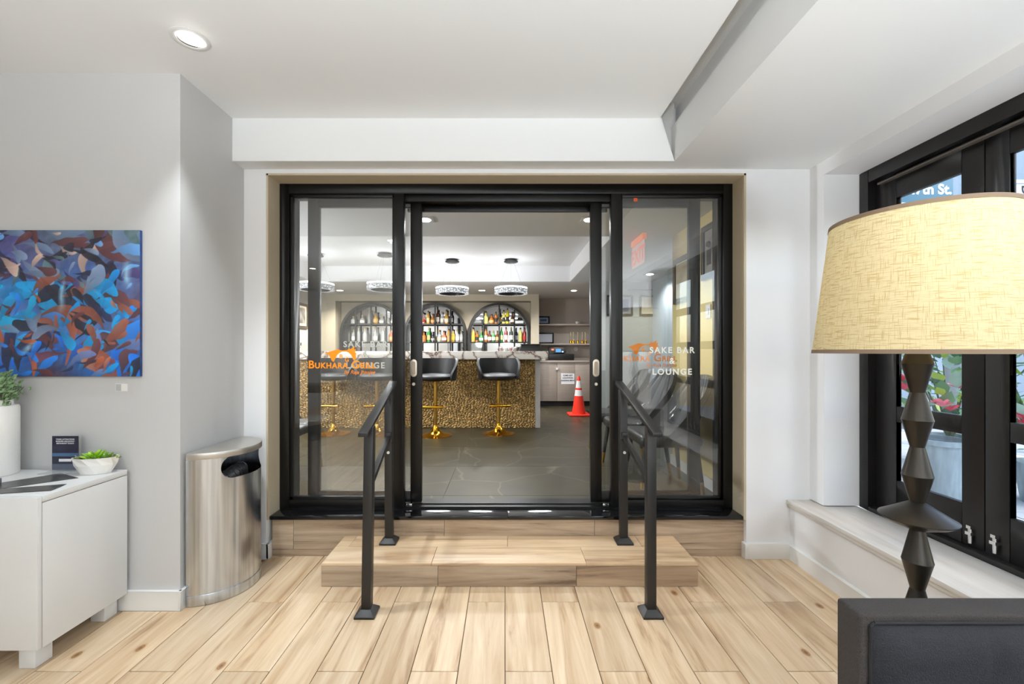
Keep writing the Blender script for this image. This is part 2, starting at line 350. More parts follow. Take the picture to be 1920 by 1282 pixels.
# soffit over the door wall: a long bulkhead with a slanted end, and the lower ceiling on the right
SZ, CZ, SX = 2.553, 2.822, 1.065
sf = MB().prism([(PX, SZ), (SX, SZ), (.973, CZ+.03), (PX, CZ+.03)], 'xz', 2.68, 2.80)
struct('ceiling_soffit', sf, ceil_m)
lo = MB().box(SX, 2.62, -5, 2.80, SZ, 2.79).box(SX+.055, 2.62, -5, 2.80, 2.79, 3.0)
struct('ceiling_right', lo, ceil_m)
struct('ceiling', MB().box(-4.6, .973, -5, 2.80, CZ, 3.0).box(.973, SX+.02, 2.735, 2.80, SZ+.02, 3.0).box(.95, SX+.1, -5, 2.8, 2.95, 3.0), ceil_m)
# window wall
wr = MB().box(2.0, 2.3, 2.676, 2.80, .39, SZ).box(2.0, 2.3, -5, 2.676, 2.467, SZ).box(2.0, 2.3, -5, .10, .39, 2.467).box(1.87, 2.3, -5, 2.80, -.05, .36)
struct('wall_right', wr, wall_m)
ledge = struct('trim_window_ledge', MB().box(1.845, 2.215, -1, 2.80, .362, .385).box(1.852, 1.872, -1, 2.80, .34, .362), sillw, bevel=.002)
struct('baseboard_right', MB().prism([(1.856, 0), (1.872, 0), (1.872, .10), (1.864, .10), (1.856, .092)], 'xz', -1, 2.785), base_m)
struct('baseboard_front', MB().box(1.585, 1.87, 2.783, 2.802, 0, .105).box(1.567, 1.588, 2.783, 2.86, 0, .10).box(-1.73, -1.545, 2.783, 2.802, 0, .10).box(-1.562, -1.545, 2.783, 2.86, 0, .10), base_m, bevel=.003)
struct('baseboard_left', MB().box(-4.6, PX+.016, 2.233, 2.251, 0, .103).box(PX-.001, PX+.016, 2.233, 2.30, 0, .103), base_m, bevel=.003)

# ------------------------------------------------------------------ threshold, riser and loose step
th = structure('trim_threshold', (0, 2.83, 0))
MB().box(-1.548, 1.594, 2.845, 3.12, 0, .246).build('core', pm('raw_core', (90, 78, 66), .9), th)
def hplank(x0, x1, yf, z0, z1, mat, par, t=.014, name='plank'):
    c = ((x0+x1)/2, yf+t/2, (z0+z1)/2)
    return MB().box(x0+.001, x1-.001, yf, yf+t, z0+.001, z1-.001).build(name, mat, par, c, bevel=.001, seg=1)
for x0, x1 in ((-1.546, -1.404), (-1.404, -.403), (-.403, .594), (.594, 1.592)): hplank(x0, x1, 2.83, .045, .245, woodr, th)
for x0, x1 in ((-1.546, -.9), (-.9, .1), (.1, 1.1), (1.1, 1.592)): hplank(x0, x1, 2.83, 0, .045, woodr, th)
MB().box(-1.556, .018, 2.815, 3.12, .246, .27).build('sill_stone', sill_m, th, bevel=.003)
MB().box(.0195, 1.597, 2.815, 3.12, .246, .27).build('sill_stone', sill_m, th, bevel=.003)
st = thing('floor_step', 'low wooden plank step in front of the glazed doorway', 'step', (.026, 2.65, 0))
SX0, SX1, SY0, SY1 = -1.062, 1.114, 2.462, 2.829
MB().box(SX0+.014, SX1-.014, SY0+.014, SY1, .001, .121).build('core', MATS['raw_core'], st)
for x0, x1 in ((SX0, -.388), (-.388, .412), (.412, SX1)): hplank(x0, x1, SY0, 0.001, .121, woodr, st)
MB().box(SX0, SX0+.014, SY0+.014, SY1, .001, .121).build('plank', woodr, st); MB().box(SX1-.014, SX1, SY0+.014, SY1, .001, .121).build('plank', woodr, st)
def tread(x0, x1, y0, y1): MB().box(x0+.001, x1-.001, y0+.001, y1-.001, .121, .135).build('plank', woodx, st, ((x0+x1)/2, (y0+y1)/2, .13), bevel=.001, seg=1)
for x0, x1 in ((SX0, -.425), (-.425, .47), (.47, SX1)): tread(x0, x1, SY0, 2.672)
for x0, x1 in ((SX0, -.98), (-.98, .015), (.015, .86), (.86, SX1)): tread(x0, x1, 2.672, SY1)

# ------------------------------------------------------------------ glazed doorway
FY = 2.945
d1 = structure('door_1', (0, FY, .27))
fm = MB()
fm.box(OX0+.012, -1.492, FY, 3.10, .27, OZ1-.012).box(1.508, OX1-.012, FY, 3.10, .27, OZ1-.012)
fm.box(-1.492, 1.508, FY, 3.10, 2.447, OZ1-.012)
fm.build('frame', black_al, d1, bevel=.002)
fm = MB()
for x0, x1 in ((-1.492, -.76), (.793, 1.508)):       # side lights: bottom rail and inner beads
    fm.box(x0, x1, FY, FY+.05, .285, .33).box(x0, x1, FY+.012, FY+.05, .33, .352).box(x0, x1, FY+.012, FY+.05, 2.425, 2.447)
    fm.box(x0, x0+.022, FY+.012, FY+.05, .33, 2.44).box(x1-.022, x1, FY+.012, FY+.05, .33, 2.44)
fm.build('bead', black_al, d1, bevel=.0015)
MB().box(-.765, -.70, FY-.004, FY+.055, .285, 2.447).build('mullion', black_al, d1, bevel=.002)
MB().box(.733, .798, FY-.004, FY+.055, .285, 2.447).build('mullion', black_al, d1, bevel=.002)
MB().box(-.70, .733, 2.968, 3.085, 2.40, 2.447).box(-.70, .733, 3.06, 3.085, 2.36, 2.40).build('track_header', black_al, d1, bevel=.002)
MB().box(-1.49, 1.506, FY+.005, 3.115, .2705, .284).box(-1.49, 1.506, 2.998, 3.004, .284, .291).build('track', black_al, d1)
for sx in (-.665, .698): MB().box(sx-.02, sx+.02, 2.955, 2.985, .285, .303).build('floor_guide', chrome, d1, bevel=.002)
pl = MB().box(-1.475, -.762, FY+.026, FY+.032, .35, 2.43).build('pane', glass, d1)
pr = MB().box(.795, 1.490, FY+.026, FY+.032, .35, 2.43).build('pane', glass, d1)
orange = pm('orange_vinyl', (255, 144, 0), .5, emit=None); whitev = pm('white_vinyl', (236, 236, 226), .5)
GY = FY+.026-.0012
def flame(par, cx, cz, y, w, mat):
    """round emblem with a swept flame around it and two letters, cut from vinyl"""
    Z = [(310, 330), (380, 312), (470, 282), (560, 250), (640, 272), (700, 272), (765, 268), (800, 225), (815, 252), (850, 232), (905, 190), (893, 262), (930, 240), (918, 320), (945, 300), (928, 380), (935, 430), (900, 470)]
    arc = [(700+172*math.cos(R(a)), 470-172*math.sin(R(a))) for a in range(8, 168, 12)]
    tail = [(520, 450), (495, 500), (452, 470), (440, 430), (405, 380), (380, 345)]
    P = [((x-620)/620*w+cx, (345-yy)/620*w+cz) for x, yy in Z+arc+tail]
    me = MB(); n = len(P)
    me.v = [(x, y, z) for x, z in P] + [(x, y-.0008, z) for x, z in P]
    from mathutils.geometry import tessellate_polygon
    T = tessellate_polygon([[Vector((x, z, 0)) for x, z in P]])
    me.f = [tuple(t) for t in T] + [tuple(i+n for i in t) for t in T] + [(k, (k+1) % n, n+(k+1) % n, n+k) for k in range(n)]
    me.build('flame_emblem', mat, par)
    text('emblem_letter', 'B', mat, par, (cx+(637-620)/620*w, y, cz-.118*w-.02*w), .19*w, bold=.004*w)
    text('emblem_letter', 'G', mat, par, (cx+(752-620)/620*w, y, cz-.22*w-.02*w), .19*w, bold=.004*w)
def orange_set(par, cx, z0, y, s):
    flame(par, cx-.012*s, z0+.098*s, y, .22*s, orange)
    text('shop_lettering', 'Bukhara Grill', orange, par, (cx, y, z0), .076*s, bold=.0016*s, small=True, space=1.08)
    text('shop_lettering', 'By Raja Jhanjee', pm('rust_vinyl', (226, 128, 40), .5), par, (cx+.232*s, y, z0-.04*s), .036*s, align='RIGHT', shear=.25, bold=.0004)
def white_set(par, cx, z0, y, s):
    text('bar_lettering', 'SAKE BAR', whitev, par, (cx, y, z0+.155*s), .060*s, bold=.0014, space=1.28)
    text('bar_lettering', '&', whitev, par, (cx, y, z0+.078*s), .060*s, bold=.0012)
    text('bar_lettering', 'LOUNGE', whitev, par, (cx, y, z0), .060*s, bold=.0016, space=1.28)
orange_set(pl, (641-947)*2.97/800, CAMZ-(690-658)*2.97/800, GY, 1.0)
white_set(pr, (1260-947)*2.97/800, CAMZ-(702-658)*2.97/800, GY, .97)
MB().box(.895, .922, GY, GY+.001, 2.402, 2.425).build('orange_sticker', pm('orange_sticker', (240, 96, 50), .5), pr)
def leaf(name, x0, x1, hx, stiles):
    d = structure(name, (x0, 3.03, .29)); y0, y1 = 3.012, 3.052
    MB().box(x0, x0+.078, y0, y1, .292, 2.462).build('stile', stile_m, d, bevel=.002)
    MB().box(x1-.078, x1, y0, y1, .292, 2.462).build('stile', stile_m, d, bevel=.002)
    MB().box(x0+.078, x1-.078, y0+.003, y1-.003, 2.378, 2.462).build('top_rail', stile_m, d, bevel=.002)
    MB().box(x0+.078, x1-.078, y0+.003, y1-.003, .292, .372).build('bottom_rail', stile_m, d, bevel=.002)
    p = MB().box(x0+.074, x1-.074, 3.028, 3.034, .365, 2.39).build('pane', glass, d)
    def stad(w, h, n=8):
        r = w/2; return [(r*math.cos(R(a)), h/2-r+r*math.sin(R(a))) for a in np.linspace(0, 180, n)] + [(r*math.cos(R(a)), -h/2+r+r*math.sin(R(a))) for a in np.linspace(180, 360, n)]
    hz = 1.24
    h = MB().prism([(hx+u, hz+v) for u, v in stad(.046, .124)], 'xz', 3.008, 3.012).build('pull_plate', satin, d, bevel=.001)
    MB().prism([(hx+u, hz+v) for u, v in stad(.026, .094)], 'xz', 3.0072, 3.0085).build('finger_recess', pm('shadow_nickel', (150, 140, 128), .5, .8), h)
    MB().tube((hx, 3.006, 1.127), (hx, 3.013, 1.127), .011, n=14).build('key_cylinder', satin, d)
    return d, p
dl, glp = leaf('door_2', -1.393, -.590, -.645, 0)
dr, grp = leaf('door_3', .604, 1.378, .642, 0)
LY = 3.028-.0012
white_set(glp, (685-947)*3.027/800, CAMZ-(690-658)*3.027/800, LY, .97)
orange_set(grp, (1208-947)*3.027/800, CAMZ-(677-658)*3.027/800, LY, .985)

# ------------------------------------------------------------------ handrails
def handrail(s, label):
    bx, px, py0, py1 = (-.715, -.742, 2.21, 2.737) if s < 0 else (.753, .759, 2.21, 2.737)
    tx0 = -.700 if s < 0 else .753
    t = thing('handrail', label, 'handrail', (bx, py0, 0), 'steel handrails on the step')
    def base(x, y, z):
        w = .052; u = .026
        m = MB().box(x-w, x+w, y-w, y+w, z+.0005, z+.012)
        m.add([(x+a*w, y+b*w, z+.012) for a, b in ((-1, -1), (1, -1), (1, 1), (-1, 1))]+[(x+a*u, y+b*u, z+.036) for a, b in ((-1, -1), (1, -1), (1, 1), (-1, 1))], [(0, 1, 5, 4), (1, 2, 6, 5), (2, 3, 7, 6), (3, 0, 4, 7), (4, 5, 6, 7)])
        return m
    base(bx, py0, 0).build('base_plate', rail_m, t, bevel=.002); base(px, py1, .135).build('base_plate', rail_m, t, bevel=.002)
    h = .0235
    def post(x0, y, z0, x1, z1): 
        m = MB().box(-h, h, -h, h, 0, 1); return MB().add([((x0 if v[2] == 0 else x1)+v[0], y+v[1], z0 if v[2] == 0 else z1) for v in m.v], m.f)
    ra, rb = Vector((tx0, 2.10, .958)), Vector((px-.005 if s < 0 else px, 2.85, 1.161))
    def rz(y): return ra.z+(rb.z-ra.z)*(y-ra.y)/(rb.y-ra.y)
    post(bx, py0, .02, tx0, rz(py0)-.018).build('post', rail_m, t, bevel=.002); post(px, py1, .15, px-.004, rz(py1)-.018).build('post', rail_m, t, bevel=.002)
    def bar(a, b, w, th): 
        m = MB()
        return m.add([(a.x-w, a.y, a.z-th), (a.x+w, a.y, a.z-th), (a.x+w, a.y, a.z), (a.x-w, a.y, a.z), (b.x-w, b.y, b.z-th), (b.x+w, b.y, b.z-th), (b.x+w, b.y, b.z), (b.x-w, b.y, b.z)], [(0, 1, 2, 3), (7, 6, 5, 4), (0, 4, 5, 1), (1, 5, 6, 2), (2, 6, 7, 3), (3, 7, 4, 0)])
    bar(ra, rb, .0245, .022).build('top_rail', rail_m, t, bevel=.002)
    bar(Vector((tx0+.002, py0+.02, .700)), Vector((px, py1-.02, .832)), .014, .034).build('mid_bar', rail_m, t, bevel=.002)
    MB().box(px-.02, px+.02, py1-.045, py1-.022, .80, .845).build('bracket', rail_m, t, bevel=.003)
    MB().tube((px, py1-.03, .715), (px, py1-.02, .715), .009, n=12).build('bolt_cap', pm('bright_bolt', (225, 222, 215), .3, .4), t)
    return t
handrail(-1, 'black steel handrail on the bin side of the step')
handrail(1, 'black steel handrail on the lamp side of the step')

# ------------------------------------------------------------------ window and ledge
w1 = structure('window_1', (2.25, 1.4, .39))
WX = 2.22
m = MB().box(WX, WX+.10, 2.61, 2.676, .386, 2.467).box(WX, WX+.10, .10, .16, .386, 2.467).box(WX, WX+.10, .16, 2.61, 2.39, 2.467).box(WX, WX+.10, .16, 2.61, .386, .41)
m.build('frame', dark_wood, w1, bevel=.004)
SW = .588
ys = [2.605, 2.013, 1.421, .829]
for i, y1 in enumerate(ys):
    y0 = max(y1-SW, .16); s = MB(); x0, x1 = WX+.045, WX+.075
    py1, py0 = y1-.135 if i == 0 else y1-.098, y0+.098
    s.box(x0, x1, py1, y1, .412, 2.388).box(x0, x1, y0, py0, .412, 2.388)
    zs = [(.61, .949), (1.04, 1.382), (1.472, 1.814), (1.904, 2.246)]
    edges = [.412] + [z for ab in zs for z in ab] + [2.388]
    for k in range(0, len(edges), 2): s.box(x0, x1, py0, py1, edges[k], edges[k+1])
    so = s.build('sash', dark_wood, w1, (x0, (y0+y1)/2, .412), bevel=.003)
    for a, b in zs: MB().box(x0+.012, x0+.017, py0, py1, a, b).build('pane', wglass, so)
    by = y0+.05 if i % 2 == 0 else y1-.05
    MB().tube((x0-.012, by, .43), (x0-.012, by, .50), .008, n=10).box(x0-.024, x0-.001, by-.013, by+.013, .47, .485).box(x0-.022, x0-.001, by-.01, by+.01, .50, .515).build('bolt', chrome, so)
MB().box(WX+.004, WX+.03, .2, 2.55, 2.352, 2.362).build('weather_strip', pm('grey_strip', (86, 80, 74), .5), w1)

# ================================================================== LOBBY THINGS
# recessed ceiling lights
emit_m = pm('lamp_emitter', (255, 250, 240), .5, emit=(255, 250, 240), estr=14)
def downlight(name, x, y, z, label, group, tilt=None, sq=False, r=.055, cat='ceiling light'):
    t = thing(name, label, cat, (x, y, z), group)
    if sq:
        MB().box(x-r*1.5, x+r*1.5, y-r*1.5, y+r*1.5, z-.006, z).build('trim_plate', white_m, t, bevel=.002)
        MB().lathe([(r, -.007), (r*.9, -.012), (0, -.012)], (x, y, z), 20).build('lens', emit_m, t)
    else:
        MB().lathe([(r*1.0, -.004), (r*1.28, -.008), (r*1.55, -.002), (r*1.55, 0), (r, 0)], (x, y, z), 28, caps=False).build('trim_ring', white_m, t, smooth=True)
        if tilt:
            q = Vector(tilt).normalized().to_track_quat('-Z', 'Y'); m = MB().lathe([(0, 0), (r*.85, 0), (r, .012), (r, .03)], (0, 0, 0), 24)
            MB().add([Vector((x, y, z-.014)) + q @ Vector(v) for v in m.v], m.f).build('lens', emit_m, t)
        else: MB().lathe([(r*.98, -.002), (r*.9, -.006), (0, -.006)], (x, y, z), 20).build('lens', emit_m, t)
    return t
downlight('recessed_light', -1.475, 2.0, CZ, 'round recessed spotlight in the white ceiling, tilted to the wall corner', None, (-.3, .28, -1.3), r=.052)
LBN = ('just before the step', 'before the white cabinet', 'furthest to the side of the painting wall', 'behind the viewpoint, step side', 'behind the viewpoint, cabinet side', 'above the dark console table', 'near the rear wall, middle', 'near the rear wall, console side')
for (x, y), l in zip(LOBBY, LBN): downlight('recessed_light', x, y, CZ, 'round recessed downlight added to brighten the lobby, '+l, 'added lobby ceiling downlights')
for i, (x, y) in enumerate(LOWLOBBY[:1]): downlight('recessed_light', x, y, SZ, 'added fill downlight in the low ceiling by the window', 'added low ceiling downlights')
downlight('recessed_light', *LOWLOBBY[1], SZ, 'added small downlight in the low ceiling beside the window header', 'added low ceiling downlights', r=.03) if False else None

# painting
def make_painting():
    x0, x1, z0, z1 = -2.94, -1.912, 1.227, 1.993; nx, ny = 380, 284; Yf = 2.234
    t = thing('abstract_painting', 'unframed blue and rust abstract canvas on the grey wall above the white cabinet', 'painting', ((x0+x1)/2, 2.25, z0))
    MB().box(x0, x1, Yf+.0015, 2.249, z0, z1).build('canvas_edge', pm('blue_canvas_edge', (36, 60, 110), .6, var=.5, vscale=14), t)
    u, v = np.meshgrid(np.linspace(0, 1, nx+1)*(x1-x0), np.linspace(0, 1, ny+1)*(z1-z0)); H = z1-z0; Wd = x1-x0
    rng = np.random.default_rng(11)
    def noise(sc, seed):
        r = np.random.default_rng(seed); s = np.zeros_like(u)
        for k in range(6):
            a = r.uniform(0, 6.28); f = sc*r.uniform(.6, 1.6); s += np.sin(f*(u*np.cos(a)+v*np.sin(a))+r.uniform(0, 6.28))
        return s/6
    wu = u+.05*noise(14, 1)+.02*noise(40, 2); wv = v+.05*noise(14, 3)+.02*noise(40, 4)
    def C(*c): return np.array(c, float)
    blue, cyan, navy, purple, green, rust, brown, cream, sky_, dark, grey = C(16, 80, 160), C(0, 128, 186), C(26, 32, 66), C(74, 74, 128), C(78, 104, 110), C(128, 68, 50), C(84, 44, 48), C(176, 150, 138), C(88, 140, 196), C(26, 24, 40), C(92, 112, 140)
    def mixc(a, b, t): return a + (b-a)*np.clip(t, 0, 1)[..., None]
    X = wu/Wd; Z = wv/H
    c = np.broadcast_to(C(56, 104, 168), u.shape+(3,)).copy()
    c = mixc(c, purple, (Z-.62)*4); c = mixc(c, green, (Z-.70)*4*np.clip((X-.35)*3, 0, 1))
    c = mixc(c, cyan, 1.6-7*np.hypot((X-.48)*.8, (Z-.5))); c = mixc(c, C(2, 96, 190), (.30-Z)*5)
    c = mixc(c, C(96, 70, 92), (X-.72)*4*np.clip(.8-abs(Z-.45)*2, 0, 1)); c = mixc(c, C(70, 52, 70), (.24-Z)*4*np.clip(1-abs(X-.55)*3, 0, 1))
    c += (noise(60, 8)*16)[..., None] + (noise(150, 9)*8)[..., None]
    pal_top = [green, purple, navy, dark, cream, brown, grey, C(110, 130, 160), C(60, 50, 96), sky_]
    pal_mid = [cyan, cyan, C(0, 118, 186), navy, sky_, rust, brown, dark, C(20, 110, 200), C(0, 150, 200), grey, C(58, 96, 160)]
    pal_bot = [blue, navy, rust, brown, dark, C(0, 100, 200), C(100, 54, 66), C(86, 104, 150), C(20, 110, 200), C(0, 92, 190), C(150, 74, 44), cyan]
    N = 260
    NZ = [.013*noise(34, 20+i)+.006*noise(90, 40+i) for i in range(9)]
    for i in range(N):
        cx = rng.uniform(-.02, Wd+.02); cz = rng.uniform(0, H); zz = cz/H
        big = 1.7 if i < 70 else (1.05 if i < 180 else .62)
        pal = pal_top if zz > .64 else (pal_mid if zz > .32 else pal_bot)
        colr = pal[rng.integers(len(pal))].copy()
        if colr is cream and i < 120: colr = grey.copy()
        if cx/Wd > .75 and rng.random() < .22: colr = [rust, brown, C(150, 90, 70)][rng.integers(3)].copy()
        L = rng.uniform(.04, .105)*big; w = L*rng.uniform(.26, .62); a = rng.choice([.6, 2.3, 1.2, -.5, 0.1])+rng.normal(0, .5); k = rng.normal(0, 4.0)
        du, dv = u-cx, v-cz; p = du*np.cos(a)+dv*np.sin(a); q = -du*np.sin(a)+dv*np.cos(a)-k*p*p+NZ[i % 9]
        s = np.clip(1-(p/L)**2, 0, 1); prof = w*np.sqrt(s)*(.55+.45*p/L)
        d = (prof-abs(q))/.0028; msk = .9*np.clip(d, 0, 1)*(abs(p) < L)
        shade = colr[None, None, :]*(1+.22*(p/L))[..., None]+12*np.clip(q/w, -1, 1)[..., None]
        c = c*(1-msk[..., None])+np.clip(shade, 0, 255)*msk[..., None]
    for bx, bz, bw, bh in ((.60, .56, .016, .14), (.415, .17, .07, .04), (.93, .70, .03, .12)):   # pale brush strokes
        msk = np.clip(1-abs((X-bx)/bw), 0, 1)*np.clip(1.4-abs((Z-bz)/bh)*1.4, 0, 1); c = mixc(c, C(160, 210, 235), msk*.75)
    c = np.clip(c, 4, 255)/255; c = np.where(c <= .04045, c/12.92, ((c+.055)/1.055)**2.4)
    pos = np.stack([x0+u, np.full_like(u, Yf)+.0006*noise(120, 5), z0+v], -1)
    grid_obj('canvas', nx, ny, pos, c, attr_mat('oil_paint', .32, 0, .15), t, ((x0+x1)/2, 2.25, z0))
make_painting()
wlb = thing('wall_label', 'tiny white label card on the wall under the painting', 'label', (-2.018, 2.25, 1.15))
MB().box(-2.052, -1.990, 2.2475, 2.2495, 1.148, 1.188).build('card', pm('card_white', (228, 228, 226), .6), wlb)
MB().box(-2.050, -2.022, 2.2468, 2.2476, 1.150, 1.186).build('grey_block', pm('soft_grey_print', (176, 176, 176), .7), wlb)

# cabinet
cb = thing('white_cabinet', 'low white cabinet on square legs under the painting', 'cabinet', (-2.6, 2.02, 0))
CX0, CX1, CY0, CY1, CZ0, CZ1 = -3.18, -1.972, 1.80, 2.228, .095, .742
MB().box(CX0, CX1, CY0+.018, CY1, CZ1-.026, CZ1).build('top_panel', white_m, cb, bevel=.0015)
MB().box(CX1-.018, CX1, CY0+.02, CY1, CZ0, CZ1-.0295).build('side_panel', white_m, cb, bevel=.0015)
MB().box(CX0, CX0+.018, CY0+.02, CY1, CZ0, CZ1-.0295).build('side_panel', white_m, cb, bevel=.0015)
MB().box(CX0+.018, CX1-.018, CY0+.03, CY1, CZ0, CZ0+.018).box(CX0+.018, CX1-.018, CY1-.01, CY1, CZ0+.018, CZ1-.03).build('carcass', white_m, cb)
for x0, x1 in ((CX0+.002, -2.578), (-2.574, CX1-.0005)):
    d = MB().box(x0, x1, CY0, CY0+.017, CZ0+.001, CZ1-.002).build('door', white_m, cb, bevel=.0012)
for x in (CX1-.075, CX0+.075):
    for y in (CY0+.062, CY1-.05): MB().box(x-.036, x+.036, y-.036, y+.036, .0005, CZ0).build('leg', white_m, cb, bevel=.004)
# things on the cabinet
T = CZ1+.0008
vz = thing('white_vase', 'tall white cylinder vase holding grey-green foliage on the cabinet', 'vase', (-2.545, 2.13, T))
MB().lathe([(.080, 0), (.084, .006), (.084, .335), (.079, .345), (.062, .348), (.062, .375), (.057, .375), (.057, .30), (0, .30)], (-2.545, 2.13, T), 40).build('body', ceramic, vz, smooth=True)
fo = MB(); stems = MB()
rnd = random.Random(3)
for i in range(26):
    a = rnd.uniform(0, 6.28); sp = rnd.uniform(.03, .17); h = rnd.uniform(.03, .26); p0 = Vector((-2.53, 2.13, T+.31)); p1 = Vector((-2.53+sp*math.cos(a), 2.13+sp*.45*math.sin(a), T+.375+h*.55))
    stems.tube(p0, p1, .002, .0012, 5)
    for k in range(24):
        c = p0.lerp(p1, rnd.uniform(.45, 1.05)); r = rnd.uniform(.010, .017); n = Vector((rnd.gauss(0, 1), rnd.gauss(0, 1)-.4, rnd.gauss(0, 1))).normalized(); t1 = n.orthogonal().normalized(); t2 = n.cross(t1); c = c+Vector((rnd.gauss(0, .012), rnd.gauss(0, .010), rnd.gauss(0, .012)))
        if c.y > 2.235: c.y = 2.235-rnd.uniform(0, .03)
        fo.add([c-t1*r, c+t2*r*.55, c+t1*r, c-t2*r*.55, c+n*r*.25], [(0, 1, 4), (1, 2, 4), (2, 3, 4), (3, 0, 4)])
f_ = fo.build('foliage', pm('sage_leaf', (112, 142, 100), .6, var=.35, vscale=30), vz, fixn=False); f_['kind'] = 'stuff'
stems.build('stems', pm('plum_stem', (84, 58, 62), .7), vz)['kind'] = 'stuff'

sh = thing('sign_holder', 'clear acrylic stand with navy leaflet on the white cabinet', 'sign', (-2.27, 2.2, T))
sx0, sx1, sz0 = -2.333, -2.198, T+.006
acr = glass_mat('clear_acrylic', (.93, .95, .95), 1.2, .12, (.9, .9, .9))
MB().box(sx0-.004, sx1+.006, 2.2, 2.206, T+.003, T+.185).box(sx0-.004, sx1+.006, 2.130, 2.206, T, T+.003).build('acrylic_stand', acr, sh)
cd_ = MB().box(sx0, sx1, 2.1975, 2.1992, T+.006, T+.180).build('navy_card', pm('navy_print', (24, 26, 50), .35), sh)
MB().box(sx0, sx1, 2.1970, 2.1977, T+.006, T+.036).build('grey_photo_band', pm('grey_print', (78, 84, 100), .4), cd_)
MB().box(sx0, sx1, 2.1969, 2.1977, T+.075, T+.092).build('skyline_band', pm('blue_print', (62, 94, 128), .4), cd_)
cw = pm('white_print', (225, 225, 232), .5)
for i, s_ in enumerate(('TOURS | ATTRACTIONS', 'MUSEUMS | BROADWAY', 'RESTAURANT TICKETS')): text('print_line', s_, cw, cd_, ((sx0+sx1)/2, 2.1973, T+.160-i*.0105), .0088, ext=.0002, bold=.0002)
MB().box((sx0+sx1)/2-.032, (sx0+sx1)/2+.032, 2.1965, 2.1977, T+.048, T+.062).build('white_label', cw, cd_, bevel=.0003)

sp = thing('succulent_pot', 'green succulent in a faceted white pot on the cabinet corner', 'plant', (-2.07, 2.165, T))
pc = Vector((-2.072, 2.16, T)); ang = R(12)
def rot2(x, y): return (pc.x+x*math.cos(ang)-y*math.sin(ang), pc.y+x*math.sin(ang)+y*math.cos(ang))
def ring(rx, ry, z, n=10, off=0): return [(*rot2(rx*math.cos(2*math.pi*(k+off)/n), ry*math.sin(2*math.pi*(k+off)/n)), T+z) for k in range(n)]
m = MB(); n = 10
rs = [ring(.066, .034, 0), ring(.090, .050, .045, off=.5), ring(.104, .056, .082), ring(.098, .050, .082), ring(.088, .042, .066)]
for r_ in rs: m.v += r_
for i in range(4): m.f += [f for k in range(n) for f in ((i*n+k, i*n+(k+1) % n, (i+1)*n+k), (i*n+(k+1) % n, (i+1)*n+(k+1) % n, (i+1)*n+k))]
m.f += [tuple(range(n-1, -1, -1)), tuple(4*n+k for k in range(n))]
m.build('faceted_pot', ceramic, sp)
lg = [pm('lime_leaf', (140, 186, 36), .4), pm('green_leaf', (104, 150, 44), .4), pm('olive_leaf', (100, 104, 58), .5)]
def leaf_mesh(k):
    L = .052; m = MB(); P = [(0, 0, .0), (.008, .003, L*.3), (.0095, .004, L*.55), (.006, .002, L*.82), (0, 0, L)]
    v = [(0, 0, 0)]
    for x, y, z in P[1:4]: v += [(x, 0, z), (0, -.004, z), (-x, 0, z), (0, .005, z)]
    v.append((0, 0, L)); m.v = v
    m.f = [(0, 1, 2), (0, 2, 3), (0, 3, 4), (0, 4, 1)] + [(1+4*i+j, 5+4*i+j, 5+4*i+(j+1) % 4, 1+4*i+(j+1) % 4) for i in range(2) for j in range(4)] + [(9+j, 13, 9+(j+1) % 4) for j in range(4)]
    o = m.build('leaf', lg[k], None, (0, 0, 0), smooth=True); me = o.data; bpy.data.objects.remove(o); return me
LM = [leaf_mesh(k) for k in range(3)]
for (cx, cy, nl, s, k0) in ((-.005, 0, 26, 1.15, 0), (.052, .005, 14, .8, 1), (-.062, -.005, 14, .65, 2), (.085, .0, 8, .6, 2)):
    for i in range(nl):
        a = i*2.4; tl = R(12+64*math.sqrt((i+.5)/nl)); x, y = rot2(cx, cy)
        o = bpy.data.objects.new('leaf', LM[k0 if rnd.random() < .7 else (k0+1) % 3]); col.objects.link(o)
        place(o, sp, (x+.004*math.cos(a), y+.004*math.sin(a), T+.068)); o.rotation_euler = (tl, 0, a); o.scale = (s, s, s*rnd.uniform(.8, 1.1))
# leaflets on the cabinet
def leaflet(pts, z, label, mat):
    m = MB().prism(pts, 'xy', z, z+.0012); t = m.build('leaflet', mat, None, (sum(p[0] for p in pts)/4, sum(p[1] for p in pts)/4, z)); tag(t, label, 'leaflet', 'dark leaflets on the white cabinet'); return t
lf = pm('dark_photo_print', (58, 56, 56), .3, var=.75, vscale=26, stretch=(1, 3, 1))
leaflet([(-2.40, 1.945), (-2.315, 1.86), (-2.075, 2.075), (-2.245, 2.155)], T, 'dark photo leaflet on the cabinet, lower one nearer the wall', lf)
leaflet([(-2.36, 1.872), (-2.20, 1.838), (-2.005, 1.885), (-2.03, 1.975)], T+.0016, 'dark photo leaflet at the front edge of the cabinet top', lf)
gb = MB().box(-2.45, -2.345, 1.93, 1.99, T+.002, T+.028).build('small_grey_box', pm('smoke_box', (112, 114, 118), .3), None, (-2.40, 1.96, T), bevel=.004); tag(gb, 'small smoke grey box behind the leaflets on the cabinet', 'box')

